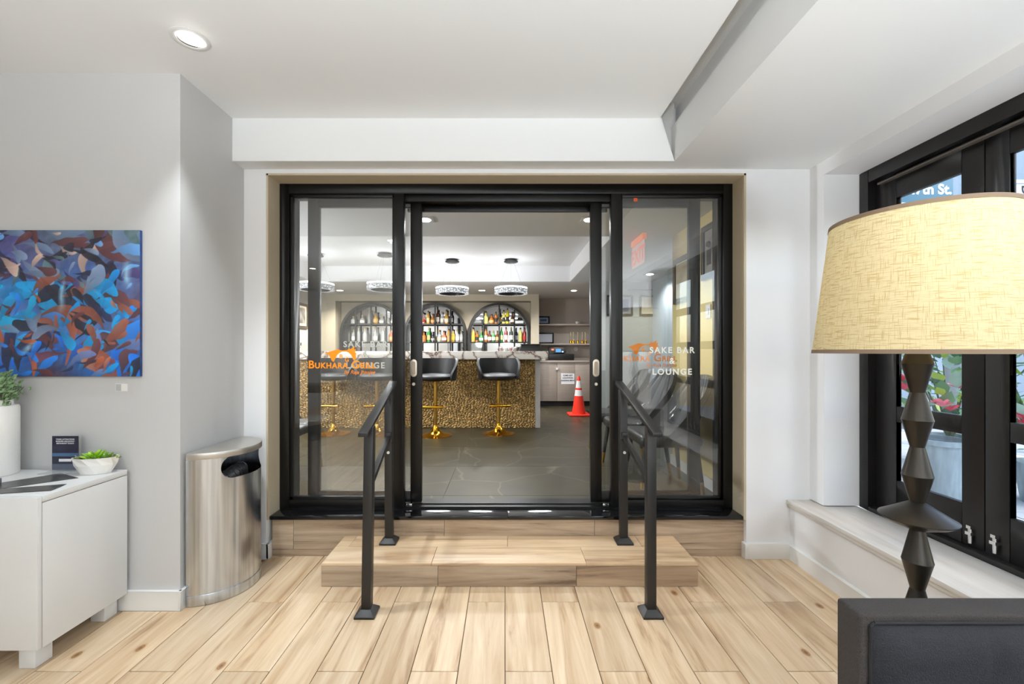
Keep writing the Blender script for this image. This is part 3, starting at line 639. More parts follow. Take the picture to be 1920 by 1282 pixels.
# half-round steel bin
bn = thing('half_round_bin', 'half-round brushed steel waste bin against the wall corner', 'bin', (-1.70, 2.495, 0))
BX, BY, BR, BH = -1.693, 2.496, .231, .775
def arcp(r, a): return (BX+r*math.cos(a), BY+r*math.sin(a))
m = MB(); angs = sorted(set([R(a) for a in np.linspace(-90, 90, 61)] + [R(s*a) for s in (-1, 1) for a in (50, 49.6, 48.8, 47.5, 46, 44, 42, 40, 38, 36)]))
zc, hh, am = .722, .062, R(50)
rows = []
for a in angs:
    d = (am-abs(a))*BR; h = 0 if d <= 0 else (hh if d >= hh else math.sqrt(max(0, hh*hh-(hh-d)**2)))
    x, y = arcp(BR, a); rows.append([(x, y, .058), (x, y, zc-h), (x, y, zc+h), (x, y, BH+.03)])
for i in range(len(rows)-1):
    a, b = rows[i], rows[i+1]
    m.add([a[0], b[0], b[1], a[1]], [(0, 1, 2, 3)]); m.add([a[2], b[2], b[3], a[3]], [(0, 1, 2, 3)])
m.box(BX-.002, BX, BY-BR, BY+BR, .002, BH+.03)
m.build('shell', steel, bn, smooth=True)
half = [arcp(1, R(a)) for a in np.linspace(-90, 90, 41)]
def halfpoly(r, x0=BX): return [(x0, BY-r)] + [arcp(r, R(a)) for a in np.linspace(-88, 88, 45)] + [(x0, BY+r)]
MB().prism(halfpoly(BR+.003), 'xy', .002, .058).build('base_band', steel, bn, bevel=.002)
MB().prism(halfpoly(BR+.005), 'xy', BH+.005, BH+.04).build('lid', pm('satin_steel_lid', (190, 186, 180), .36, .9), bn, bevel=.003)
ln = MB()
for i in range(40):
    a, b = [arcp(BR-.012, R(v)) for v in (-84+168*i/40, -84+168*(i+1)/40)]; ln.add([(*a, .10), (*b, .10), (*b, .655), (*a, .655)], [(0, 1, 2, 3)])
ln.prism(halfpoly(BR-.014, BX+.01), 'xy', .60, .605); ln.build('liner', rubber, bn)
bag = MB(); q = 12
for i in range(6):
    bag.lathe([(.05, 0), (.045, .04), (.02, .065), (0, .07)], (BX+.07+.02*math.sin(i), BY-.15+.06*i, .605), 8)
bag.build('bag', pm('dark_bin_bag', (60, 60, 64), .25), bn, smooth=True)

# lamp
lamp = thing('floor_lamp', 'tall black beaded lamp with a cream linen drum shade by the window', 'lamp', (1.379, 1.427, 0))
LC = (1.379, 1.427, 0)
blk = pm('black_bead_metal', (58, 54, 49), .36, .7, bump=.03, bscale=200)
def beads(z0, z1, n, r0=.027, r1=.057):
    out = []; h = (z1-z0)/n
    for i in range(n): out += [(r0, z0+h*i), (r1, z0+h*(i+.5))]
    return out+[(r0, z1)]
stem = MB()
tops = [(1.222, 1.3175, 1.375), (1.04, 1.13, 1.222), (.856, .945, 1.04), (.567, .66, .765), (.385, .476, .567), (.203, .294, .385)]
for i, (a, b, c) in enumerate(tops):
    top = .024 if i == 0 else .0195
    MB().lathe([(.0, a), (.0195, a), (.041, b-.001), (.0415, b), (.041, b+.001), (top, c), (0, c)], LC, 36).build('bead', blk, lamp, smooth=True)
MB().lathe([(0, .765), (.026, .765), (.085, .790), (.102, .802), (.102, .805), (.085, .815), (.0195, .857), (0, .857)], LC, 48).build('disc', blk, lamp, smooth=True)
MB().lathe([(0, .001), (.13, .001), (.132, .012), (.128, .02), (.03, .06), (.0195, .204), (0, .204)], LC, 40).build('base', blk, lamp, smooth=True)
MB().tube((1.379, 1.427, 1.375), (1.379, 1.427, 1.50), .010).tube((1.379, 1.427, 1.50), (1.379, 1.427, 1.54), .018).build('socket', goldb, lamp)
SZ0, SZ1, RB, RT = 1.352, 1.803, .287, .236
def linen():
    m = bpy.data.materials.new('cream_linen_shade'); m.use_nodes = True; nt = m.node_tree; N = nt.nodes; Lk = nt.links
    for n in list(N): N.remove(n)
    out = N.new('ShaderNodeOutputMaterial'); tc = N.new('ShaderNodeTexCoord'); sep = N.new('ShaderNodeSeparateXYZ'); Lk.new(tc.outputs['Object'], sep.inputs[0])
    at = N.new('ShaderNodeMath'); at.operation = 'ARCTAN2'; Lk.new(sep.outputs[1], at.inputs[0]); Lk.new(sep.outputs[0], at.inputs[1])
    cb_ = N.new('ShaderNodeCombineXYZ'); Lk.new(at.outputs[0], cb_.inputs[0]); Lk.new(sep.outputs[2], cb_.inputs[1])
    fac = None
    for sc_ in ((420, 18), (12, 380), (22, 240)):
        mp = N.new('ShaderNodeMapping'); mp.inputs['Scale'].default_value = (sc_[0]*.26, sc_[1], 1); Lk.new(cb_.outputs[0], mp.inputs[0])
        n = N.new('ShaderNodeTexNoise'); n.noise_dimensions = '2D'; n.inputs['Scale'].default_value = 1; n.inputs['Detail'].default_value = 2; Lk.new(mp.outputs[0], n.inputs[0])
        r = N.new('ShaderNodeMapRange'); r.inputs[1].default_value = .42; r.inputs[2].default_value = .30; r.inputs[3].default_value = 0; r.inputs[4].default_value = 1; Lk.new(n.outputs[0], r.inputs[0])
        if fac is None: fac = r.outputs[0]
        else:
            mxx = N.new('ShaderNodeMath'); mxx.operation = 'MAXIMUM'; Lk.new(fac, mxx.inputs[0]); Lk.new(r.outputs[0], mxx.inputs[1]); fac = mxx.outputs[0]
    mx = N.new('ShaderNodeMix'); mx.data_type = 'RGBA'; Lk.new(fac, mx.inputs[0]); mx.inputs[6].default_value = (*lin((240, 227, 186)), 1); mx.inputs[7].default_value = (*lin((212, 190, 138)), 1)
    df = N.new('ShaderNodeBsdfDiffuse'); tl = N.new('ShaderNodeBsdfTranslucent'); Lk.new(mx.outputs[2], df.inputs[0]); Lk.new(mx.outputs[2], tl.inputs[0])
    ms = N.new('ShaderNodeMixShader'); ms.inputs[0].default_value = .22; Lk.new(df.outputs[0], ms.inputs[1]); Lk.new(tl.outputs[0], ms.inputs[2]); Lk.new(ms.outputs[0], out.inputs[0])
    return m
shd = MB().lathe([(RB, SZ0), (RT, SZ1)], LC, 96, caps=False).build('shade', linen(), lamp, (1.379, 1.427, 1.55), smooth=True)
trimm = pm('taupe_shade_trim', (132, 112, 92), .7)
def band(r, z, dr): return MB().lathe([(r-.001, z-.0065), (r+.0022, z-.0065), (r+.0022+dr*.013, z+.0065), (r-.001+dr*.013, z+.0065), (r-.001, z-.0065)], LC, 96, caps=False)
k_ = (RT-RB)/(SZ1-SZ0)
band(RB, SZ0+.0065, k_).build('trim_band', trimm, shd, smooth=True); band(RT-k_*.013, SZ1-.0065, k_).build('trim_band', trimm, shd, smooth=True)
sm = MB()
for a in (0, 2.094, 4.189): sm.tube((1.379, 1.427, 1.76), (1.379+RT*math.cos(a), 1.427+RT*math.sin(a), SZ1-.02), .002, n=6)
sm.tube((1.379, 1.427, 1.50), (1.379, 1.427, 1.77), .004, n=6); sm.build('spider', goldb, shd)

# armchair
ac = thing('armchair', 'charcoal fabric armchair with boxy back in front of the lamp', 'armchair', (1.32, .8, 0))
fab = pm('charcoal_fabric', (54, 50, 48), .85, bump=.5, bscale=350, var=.22, vscale=260)
X0, X1 = .889, 1.79
MB().box(X0, X1, 1.068, 1.146, .12, .700).build('back_frame', fab, ac, bevel=.008, seg=3)
for x0, x1 in ((X0, X0+.085), (X1-.085, X1)): MB().box(x0, x1, .42, 1.067, .12, .53).build('arm', fab, ac, bevel=.012, seg=3)
MB().box(X0+.087, X1-.087, .44, 1.066, .12, .30).build('seat_base', fab, ac, bevel=.008)
MB().box(X0+.09, X1-.09, .42, 1.0, .30, .43).build('seat_cushion', fab, ac, bevel=.03, seg=4)
nb = 40; U = np.linspace(0, 1, nb+1); wI = (X1-X0)-.05
pan = MB(); idx = {}
for j in range(13):
    for i in range(nb+1):
        u = i/nb; vv = j/12; e = min(u, 1-u)*nb/3; f = min(vv, 1-vv)*4; s_ = u*3 % 1; ch = min(min(s_, 1-s_)*9, 1) if .05 < u < .95 else 1
        pan.v.append((X0+.025+wI*u, 1.066-.030*min(1, e)**.5*min(1, f)**.5*(.62+.38*ch**.5), .434+(.676-.434)*vv))
pan.f = [(j*(nb+1)+i, j*(nb+1)+i+1, (j+1)*(nb+1)+i+1, (j+1)*(nb+1)+i) for j in range(12) for i in range(nb)]
pan.build('back_cushion', pm('slate_fabric', (36, 37, 43), .85, bump=.5, bscale=350, var=.22, vscale=260), ac, smooth=True)
MB().path([(X0+.022, 1.064, .43), (X0+.022, 1.064, .672), (X0+.032, 1.064, .682), (X1-.032, 1.064, .682), (X1-.022, 1.064, .672), (X1-.022, 1.064, .43)], .004, 8).build('piping', pm('black_piping', (26, 26, 30), .8), ac)
for x in (X0+.05, X1-.05):
    for y in (.47, 1.10): MB().tube((x, y, .0005), (x, y, .12), .016, .022, 12).build('leg', rubber, ac)

# added fill lamps out of view, and the console table seen as a reflection
for g, l in zip(FILL_GLOBES, ('second from the window wall', 'nearest the rear wall', 'nearest the window wall', 'beside the console table')):
    t = thing('fill_globe_lamp', 'added white globe fill lamp on a thin black stand, '+l, 'lamp', (g[0], g[1], 0), 'added fill lamps at the back of the lobby')
    MB().lathe([(0, .001), (.15, .001), (.15, .015), (.02, .03), (.012, .05), (.012, g[2]-.2), (.04, g[2]-.195), (0, g[2]-.195)], (g[0], g[1], 0), 20).build('stand', iron, t, smooth=True)
for (gx, gy, gz), sd, lb in zip(FILL_SCONCES, (-1, 1), ('added unseen fill sconce on the left wall of the bar', 'added unseen fill sconce on the right wall of the bar')):
    t = thing('fill_sconce', lb, 'lamp', (gx, gy, gz)); wx = -3.6 if sd < 0 else 2.62
    MB().tube((wx, gy, gz-.16), (gx, gy, gz-.16), .012, n=10).tube((wx-sd*.0005, gy, gz-.16), (wx-sd*.012, gy, gz-.16), .05, n=20).lathe([(.03, -.16), (.05, -.13), (.055, -.125), (0, -.125)], (gx, gy, gz), 16).build('bracket', iron, t)
for g, lb in zip(UPFILL, ('added black fill uplighter behind the viewpoint, cabinet side', 'added black fill uplighter behind the viewpoint', 'added black fill uplighter behind the viewpoint, window side')):
    t = thing('uplight_fill_lamp', lb, 'lamp', (g[0], g[1], 0), 'added uplighters behind the viewpoint')
    MB().lathe([(0, .001), (.13, .001), (.13, .015), (.02, .03), (.012, .05), (.012, g[2]-.22), (.03, g[2]-.20), (.13, g[2]-.04), (.125, g[2]-.04), (.025, g[2]-.19), (0, g[2]-.19)], (g[0], g[1], 0), 24).build('stand', iron, t, smooth=True)
cs = thing('console_table', 'dark wood console table on thin metal legs at the back of the lobby', 'table', (-3.6, -2.0, 0))
MB().box(-4.2, -3.1, -2.4, -1.6, .62, .74).build('drawer_box', pm('dark_brown_wood', (62, 44, 34), .4, var=.2, vscale=6), cs, bevel=.004)
for x in (-4.15, -3.15):
    for y in (-2.35, -1.65): MB().box(x-.009, x+.009, y-.009, y+.009, .0005, .62).build('leg', iron, cs)
MB().tube((-4.15, -2.35, .16), (-3.15, -1.65, .16), .006, n=6).tube((-4.15, -1.65, .16), (-3.15, -2.35, .16), .006, n=6).build('stretcher', iron, cs)
# ================================================================== BAR ROOM
BZ = .27
fb = struct('floor_bar', MB().box(-3.6, 2.70, 3.12, 9.0, 0, BZ-.003), grout)
ty = [3.12, 3.22, 4.045, 4.87, 5.695, 6.52, 7.345, 8.17, 9.0]
for j in range(len(ty)-1):
    xs = [-3.6] + [x for x in [-.46+1.64*k for k in range(-2, 3)] if -3.5 < x < 2.5] + [2.62]
    for x0, x1 in zip(xs, xs[1:]):
        MB().box(x0+.002, x1-.002, ty[j]+.002, ty[j+1]-.002, BZ-.012, BZ).build('tile', tile_m, fb, ((x0+x1)/2, (ty[j]+ty[j+1])/2, BZ))
LZ, TZ = 2.463, 2.71
TX0, TX1, TY0, TY1 = -3.04, 1.044, 4.10, 6.79
struct('ceiling_bar', MB().box(-3.6, 2.70, 3.06, TY0, LZ, 2.9).box(-3.6, TX0, TY0, TY1, LZ, 2.9).box(TX1, 2.70, TY0, TY1, LZ, 2.9).box(-3.6, 2.70, TY1, 9.1, LZ, 2.9), bar_ceil)
tm = MB().box(TX0, TX1, TY0, TY1, TZ, 2.8).box(TX0, TX1, TY0, TY0+.012, LZ+.001, TZ).box(TX0, TX1, TY1-.012, TY1, LZ+.001, TZ).box(TX0, TX0+.012, TY0+.012, TY1-.012, LZ+.001, TZ).box(TX1-.012, TX1, TY0+.012, TY1-.012, LZ+.001, TZ)
struct('ceiling_tray', tm, tray_m)
struct('wall_bar_left', MB().box(-3.75, -3.6, 3.06, 9.1, BZ, 2.9), bar_wall)
struct('wall_bar_front', MB().box(-3.75, -1.9, 3.0, 3.06, BZ, 2.9), bar_wall)
struct('wall_bar_yellow', MB().box(1.62, 1.76, 3.06, 4.13, BZ, LZ), yellow_w)
struct('baseboard_bar', MB().box(1.604, 1.621, 3.06, 4.145, BZ, BZ+.09).box(1.42, 2.62, 6.783, 6.801, BZ, BZ+.10).box(2.603, 2.621, 4.2, 6.78, BZ, BZ+.1), base_m, bevel=.002)
struct('wall_bar_right', MB().box(2.62, 2.76, 3.06, 9.1, BZ, LZ), bar_wall)
struct('wall_bar_corner', MB().box(1.42, 2.62, 6.80, 6.95, BZ, LZ), pm('pale_grey_blue_wall', (164, 166, 162), .7))
struct('wall_bar_alcove', MB().box(.66, 2.62, 9.0, 9.1, BZ, LZ).box(2.1, 2.2, 6.95, 9.0, BZ, LZ), taupe)
struct('wall_bar_back', MB().box(-3.6, -3.30, 8.30, 9.0, BZ, LZ).box(.505, .66, 8.30, 9.0, BZ, LZ).box(-3.30, .505, 8.30, 9.0, 2.336, LZ).box(-3.30, .505, 8.60, 9.0, BZ, 2.336), beigew)
d4 = structure('door_4', (2.5, 6.79, BZ))
MB().box(2.50, 2.6, 6.74, 6.80, BZ, 2.28).box(1.95, 2.5, 6.785, 6.80, 2.33, 2.34).build('jamb', pm('dark_door_frame', (70, 66, 66), .5), d4)
d5 = structure('door_5', (-3.58, 6.6, BZ))
MB().box(-3.6, -3.575, 6.55, 7.28, BZ+.005, 2.12).build('door_panel', pm('dark_grey_door', (56, 58, 60), .5), d5, bevel=.004)

# square downlights in the low bar ceiling
for i, (x, y) in enumerate(BARL):
    lb = ['square trimmed downlight in the grey bar ceiling, left of the open doorway centre', 'square trimmed downlight in the grey bar ceiling, above the right-hand sliding door', 'square trimmed downlight in the bar ceiling behind the left glass pane', 'square trimmed downlight over the far corner of the bar room on the right', 'square trimmed downlight above the grey side area of the bar', 'square trimmed downlight beside the white tray ceiling on the left', 'square trimmed downlight added to brighten the alcove shelves'][i]
    downlight('square_downlight', x, y, LZ, lb, 'square downlights in the bar ceiling', sq=True, r=.05)
for i, (x, y) in enumerate(BACKL): downlight('round_downlight', x, y, LZ, ['round downlight before the bottle arch hidden furthest left', 'round downlight between the two left ring pendants', 'round downlight just left of the rightmost ring pendant'][i], 'round downlights before the back bar', r=.06)

ex = thing('exit_sign', 'pale ceiling sign with red letters hanging in the bar behind the right pane', 'sign', (1.3, 4.16, 2.463))
MB().box(1.294, 1.306, 3.97, 4.35, 2.185, 2.405).build('panel', pm('sign_white', (206, 186, 180), .4, emit=(255, 190, 180), estr=.12), ex, bevel=.003)
MB().box(1.28, 1.32, 3.98, 4.34, 2.405, 2.4628).build('housing', pm('sign_housing', (236, 140, 96), .4, emit=(255, 130, 80), estr=.3), ex, bevel=.003)
text('sign_lettering', 'EXIT', pm('exit_red', (226, 120, 104), .4, emit=(255, 110, 90), estr=.25), ex, (1.2932, 4.16, 2.22), .20, rot=(R(90), 0, R(-90)), bold=.004)

# pendants
ringm = bpy.data.materials.new('crystal_ring_light'); ringm.use_nodes = True
def _ring(m):
    nt = m.node_tree; N = nt.nodes; Lk = nt.links; b = N['Principled BSDF']; tc = N.new('ShaderNodeTexCoord'); v = N.new('ShaderNodeTexVoronoi'); v.inputs['Scale'].default_value = 45; Lk.new(tc.outputs['Object'], v.inputs[0])
    r = N.new('ShaderNodeValToRGB'); e = r.color_ramp.elements; e[0].position = .22; e[0].color = (1, 1, 1, 1); e[1].position = .55; e[1].color = (.12, .14, .16, 1); Lk.new(v.outputs['Distance'], r.inputs[0])
    Lk.new(r.outputs[0], b.inputs['Emission Color']); b.inputs['Emission Strength'].default_value = 1.05; b.inputs['Base Color'].default_value = (.25, .26, .28, 1)
_ring(ringm)
ringtop = pm('white_ring_band', (255, 255, 255), .4, emit=(250, 253, 255), estr=2.2)
def pendant(label):
    t = thing('ring_pendant', label, 'pendant lamp', (0, 0, 0), 'ring pendants over the bar')
    MB().lathe([(0, TZ-.045), (.088, TZ-.045), (.105, TZ-.036), (.105, TZ-.028), (.088, TZ-.024), (.088, TZ-.0005), (0, TZ-.0005)], n=28).build('canopy', iron, t, smooth=True)
    for a in (.5, 2.6, 4.7): MB().tube((.05*math.cos(a), .05*math.sin(a), TZ-.04), (.215*math.cos(a), .215*math.sin(a), 2.29), .0011, n=5).build('wire', pm('steel_wire', (150, 150, 150), .4, .5), t)
    r0, r1 = .19, .243
    MB().lathe([(r0, 2.203), (r1, 2.203), (r1, 2.262), (r0, 2.262), (r0, 2.203)], n=48, caps=False).build('crystal_ring', ringm, t, smooth=True)
    MB().lathe([(r0-.004, 2.2028), (r0-.001, 2.2028), (r0-.001, 2.294), (r0-.004, 2.294), (r0-.004, 2.2028)], n=48, caps=False).build('inner_band', iron, t, smooth=True)
    MB().lathe([(r0-.003, 2.262), (r1+.003, 2.262), (r1+.003, 2.268), (r0-.003, 2.268), (r0-.003, 2.262)], n=48, caps=False).build('metal_band', iron, t, smooth=True)
    MB().lathe([(r0, 2.268), (r1, 2.268), (r1, 2.294), (r0, 2.294), (r0, 2.268)], n=48, caps=False).build('light_band', ringtop, t, smooth=True)
    return t
plab = ['glowing crystal ring pendant over the left end of the bar', 'glowing crystal ring pendant partly behind the left door mullion', 'glowing crystal ring pendant over the middle of the bar, left in the open doorway', 'glowing crystal ring pendant over the bar end by the alcove shelves']
pp = pendant(plab[0]); pp.location = (*PEND[0], 0)
for (x, y), l in list(zip(PEND, plab))[1:]: dup(pp, (x, y, 0), 0, l)

# bar counter
bc = thing('bar_counter', 'long bar with pale marble top and gold pebbled front', 'bar counter', (-1.3, 6.2, BZ))
MB().box(-3.15, .60, 5.94, 6.62, 1.245, 1.358).build('marble_top', marble, bc, bevel=.003)
MB().box(-3.0, .36, 6.085, 6.5, BZ+.001, 1.245).build('carcass', rubber, bc)
MB().box(.428, .50, 6.06, 6.56, BZ+.001, 1.245).build('end_panel', pm('pale_grey_panel', (176, 170, 164), .5), bc, bevel=.002)
def pebbles():
    x0, x1, z0, z1 = -3.0, .426, BZ+.004, 1.244; nx, ny = 470, 150
    u, v = np.meshgrid(np.linspace(x0, x1, nx+1), np.linspace(z0, z1, ny+1)); cw_, ch_ = .040, .021
    rng = np.random.default_rng(5); GX, GZ = int((x1-x0)/cw_)+6, int((z1-z0)/ch_)+6; J = rng.uniform(.1, .9, (GZ, GX, 2)); Bv = rng.uniform(.55, 1.25, (GZ, GX))
    uu = (u-x0)/cw_+2+.25*np.sin(v*31+u*9); vv = (v-z0)/ch_+2+.35*np.sin(u*23); iu = np.floor(uu).astype(int); iv = np.floor(vv).astype(int)
    f1 = np.full(u.shape, 9.); f2 = f1.copy(); br = np.zeros_like(u)
    for a in (-1, 0, 1):
        for b in (-1, 0, 1):
            I = np.clip(iv+a, 0, GZ-1); K = np.clip(iu+b, 0, GX-1); d = np.hypot(uu-(K+J[I, K, 0]), vv-(I+J[I, K, 1]))
            nw = d < f1; f2 = np.where(nw, f1, np.minimum(f2, d)); br = np.where(nw, Bv[I, K], br); f1 = np.where(nw, d, f1)
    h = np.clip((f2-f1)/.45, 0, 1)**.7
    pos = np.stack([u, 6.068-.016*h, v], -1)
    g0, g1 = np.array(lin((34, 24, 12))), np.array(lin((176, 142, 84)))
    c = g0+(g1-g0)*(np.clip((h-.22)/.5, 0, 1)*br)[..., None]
    grid_obj('pebbled_front', nx, ny, pos, np.clip(c, 0, 1), attr_mat('gold_pebble', .38, .55), bc, (-1.3, 6.2, BZ))
pebbles()

# bar stools
stool_l = pm('matte_black_leather', (11, 11, 12), .5, bump=.1, bscale=150)
def stool(label):
    t = thing('bar_stool', label, 'bar stool', (0, 0, 0), 'black and gold stools at the bar')
    MB().lathe([(0, .0008), (.212, .0008), (.212, .006), (.16, .014), (.10, .032), (.055, .068), (.032, .112), (.024, .135), (0, .135)], n=40).build('base', gold, t, smooth=True)
    MB().tube((0, 0, .13), (0, 0, .44), .021, n=16).tube((0, 0, .44), (0, 0, .71), .025, n=16).build('pole', goldb, t, smooth=True)
    MB().tube((0, 0, .37), (0, 0, .40), .03, n=16).path([(0, -.02, .385), (0, -.15, .385)], .010, 10).path([(-.135, -.15, .385), (.135, -.15, .385)], .017, 12).build('footrest', gold, t, smooth=True)
    prof = [(0, .705), (.12, .705), (.20, .715), (.235, .74), (.24, .765), (.21, .79), (.10, .80), (0, .802)]
    MB().lathe(prof, n=32).build('seat_cushion', stool_l, t, smooth=True)
    m = MB(); na, nz = 40, 8
    for side in (0, 1):
        for j in range(nz+1):
            for i in range(na+1):
                a = R(-30+240*i/na); w = math.sin(math.pi*min(1, max(0, (i/na)))); top = .80+.195*min(1, (w*1.6))**.8; z = .712+(top-.712)*j/nz
                fl = .02*(j/nz); r = .262+fl-(.0 if side == 0 else .030)
                if side: z = max(z, .75) if j < nz else z
                m.v.append((r*1.02*math.cos(a), r*.92*math.sin(a), z))
    q = (nz+1)*(na+1)
    for s_ in (0, 1):
        for j in range(nz):
            for i in range(na):
                a_ = s_*q+j*(na+1)+i; m.f.append((a_, a_+1, a_+na+2, a_+na+1) if s_ == 0 else (a_, a_+na+1, a_+na+2, a_+1))
    for i in range(na): m.f.append((nz*(na+1)+i, nz*(na+1)+i+1, q+nz*(na+1)+i+1, q+nz*(na+1)+i)); m.f.append((i, q+i, q+i+1, i+1))
    for j in range(nz): m.f.append((j*(na+1), (j+1)*(na+1), q+(j+1)*(na+1), q+j*(na+1))); m.f.append((j*(na+1)+na, q+j*(na+1)+na, q+(j+1)*(na+1)+na, (j+1)*(na+1)+na))
    m.build('backrest', stool_l, t, smooth=True)
    return t
sl = ['black leather bar stool on a gold pole, nearest the bar end', 'black leather bar stool on a gold pole, cut by the left sliding door edge', 'black leather bar stool behind the left glass, near the handrail top', 'black leather bar stool behind the left glass, furthest along the bar']
s0 = stool(sl[0]); s0.location = (-.085, 5.64, BZ+.001); s0.rotation_euler = (0, 0, R(8))
for (x, y, a), l in zip(((-.895, 5.50, -6), (-1.68, 5.6, 5), (-2.26, 5.62, -4)), sl[1:]): dup(s0, (x, y, BZ+.001), R(a), l)

# arched back-bar shelves
def arch(cx, label):
    t = thing('arched_shelf', label, 'shelf', (cx, 8.5, BZ), 'arched bottle shelves of the back bar')
    cz, ro, ri, y0, y1 = 1.695, .618, .572, 8.41, 8.588; N_ = 32; m = MB()
    outer = [(cx+ro, BZ+.002)] + [(cx+ro*math.cos(R(a)), cz+ro*math.sin(R(a))) for a in np.linspace(0, 180, N_)] + [(cx-ro, BZ+.002)]
    inner = [(cx+ri, BZ+.002)] + [(cx+ri*math.cos(R(a)), cz+ri*math.sin(R(a))) for a in np.linspace(0, 180, N_)] + [(cx-ri, BZ+.002)]
    for (a, b), (c, d) in zip(zip(outer, outer[1:]), zip(inner, inner[1:])):
        m.add([(a[0], y0, a[1]), (b[0], y0, b[1]), (d[0], y0, d[1]), (c[0], y0, c[1]), (a[0], y1, a[1]), (b[0], y1, b[1]), (d[0], y1, d[1]), (c[0], y1, c[1])], [(0, 1, 2, 3), (7, 6, 5, 4), (0, 4, 5, 1), (3, 2, 6, 7)])
    m.build('arch_frame', iron, t, smooth=False)
    mi = MB(); ip = [(cx+ri*.995*math.cos(R(a)), cz+ri*.995*math.sin(R(a))) for a in np.linspace(0, 180, N_)]
    mi.prism([(cx+ri*.995, BZ+.9)] + ip + [(cx-ri*.995, BZ+.9)], 'xz', 8.588, 8.597); mi.build('mirror', mirror, t)
    for dx in (-.305, 0, .305):
        zt = cz+math.sqrt(ri*ri-dx*dx); MB().box(cx+dx-.013, cx+dx+.013, y0+.004, y0+.03, BZ+.002, zt).build('upright', iron, t)
    for z in (1.905, 1.545):
        hw = math.sqrt(ri*ri-max(0, z-cz)**2)-.003; MB().box(cx-hw, cx+hw, y0+.032, y1-.003, z-.016, z).box(cx-hw, cx+hw, y0+.004, y0+.031, z-.034 if z > 1.8 else z-.022, z-.002).build('shelf_board', iron, t)
    return t
AX = [-2.646, -1.381, -.117]
arch(AX[0], 'black arched shelf with clear bottles behind the left glass pane'); arch(AX[1], 'black arched shelf cut by the left sliding door edge'); arch(AX[2], 'black arched shelf at the right end of the back bar')
# bottles
PROF = {
 'tall': (.036, [(0, 0), (1, 0), (1, .60), (.85, .68), (.36, .78), (.34, .95), (0, .95)]),
 'wine': (.037, [(0, 0), (1, 0), (1, .55), (.8, .64), (.38, .72), (.36, .95), (0, .95)]),
 'squat': (.048, [(0, 0), (1, 0), (1, .46), (.9, .54), (.40, .64), (.34, .92), (0, .92)]),
 'round': (.052, [(0, 0), (.7, 0), (1, .2), (.98, .36), (.6, .56), (.3, .64), (.3, .92), (0, .92)]),
 'flare': (.040, [(0, 0), (.8, 0), (1, .45), (.95, .58), (.36, .70), (.32, .95), (0, .95)])}
BC = {'amber': (150, 90, 36), 'gold': (190, 146, 64), 'green': (40, 120, 52), 'dkgreen': (26, 44, 30), 'brown': (84, 44, 24), 'red': (120, 32, 30), 'dark': (34, 28, 34), 'pale': (206, 196, 110), 'yellow': (214, 196, 30), 'clear': (214, 218, 220), 'pink': (214, 176, 164), 'purple': (96, 50, 84), 'copper': (176, 104, 74), 'black': (24, 26, 36)}
CN = {'dkgreen': 'dark green', 'pale': 'pale yellow', 'clear': 'clear', 'dark': 'very dark'}
LBL = {'w': ('white', (226, 222, 212)), 'c': ('cream', (222, 204, 150)), 'g': ('grey', (150, 150, 150)), 'r': ('red', (170, 40, 36)), 'k': ('black', (30, 30, 34)), 'y': ('yellow', (214, 178, 60)), 't': ('tan', (196, 160, 104)), 'n': None}
bcache = {}
def bmat(c):
    if c in ('clear', 'pink'): 
        k = 'bottle_'+c
        return MATS.get(k) or glass_mat(k, tuple(.55+.45*v/255 for v in BC[c]), 1.8, .32, lin(BC[c]))
    return pm('bottle_'+c, BC[c], .12, coat=.4)
def bottle(x, z, kind, colr, lab, h, label):
    rad, pr = PROF[kind]; y = 8.50; t = thing('bottle', label, 'bottle', (x, y, z), 'bottles on the back bar shelves')
    key = (kind, colr, h)
    if key not in bcache:
        o = MB().lathe([(r*rad, q*h) for r, q in pr], n=12).build('glass_body', bmat(colr), None, (0, 0, 0), smooth=True); bcache[key] = o.data; bpy.data.objects.remove(o)
    def put(nm, me):
        o = bpy.data.objects.new(nm, me); col.objects.link(o); place(o, t, (x, y, z)); return o
    put('glass_body', bcache[key])
    k2 = (kind, 'cap', h, colr in ('green', 'dkgreen', 'clear'))
    if k2 not in bcache:
        o = MB().lathe([(.40*rad, pr[-1][1]*h*.93), (.40*rad, h), (0, h)], n=10).build('cap', pm('cap_black', (34, 30, 30), .4) if not k2[3] else pm('cap_gold', (170, 140, 80), .35, .7), None, (0, 0, 0)); bcache[k2] = o.data; bpy.data.objects.remove(o)
    put('cap', bcache[k2])
    if LBL[lab]:
        k3 = (kind, 'lab', lab, h); a0 = R(-140)
        if k3 not in bcache:
            z0, z1 = (.14, .44) if kind in ('tall', 'wine', 'flare') else (.12, .36)
            o = MB().lathe([(rad*1.03, z0*h), (rad*1.03, z1*h)], n=10, a0=R(-150), a1=R(-30)).build('paper_label', pm('label_'+lab, LBL[lab][1], .6), None, (0, 0, 0), smooth=True); bcache[k3] = o.data; bpy.data.objects.remove(o)
        put('paper_label', bcache[k3])
ORD = ['first', 'second', 'third', 'fourth', 'fifth', 'sixth', 'seventh', 'eighth', 'ninth', 'tenth', 'eleventh', 'twelfth', 'thirteenth', 'fourteenth', 'fifteenth']
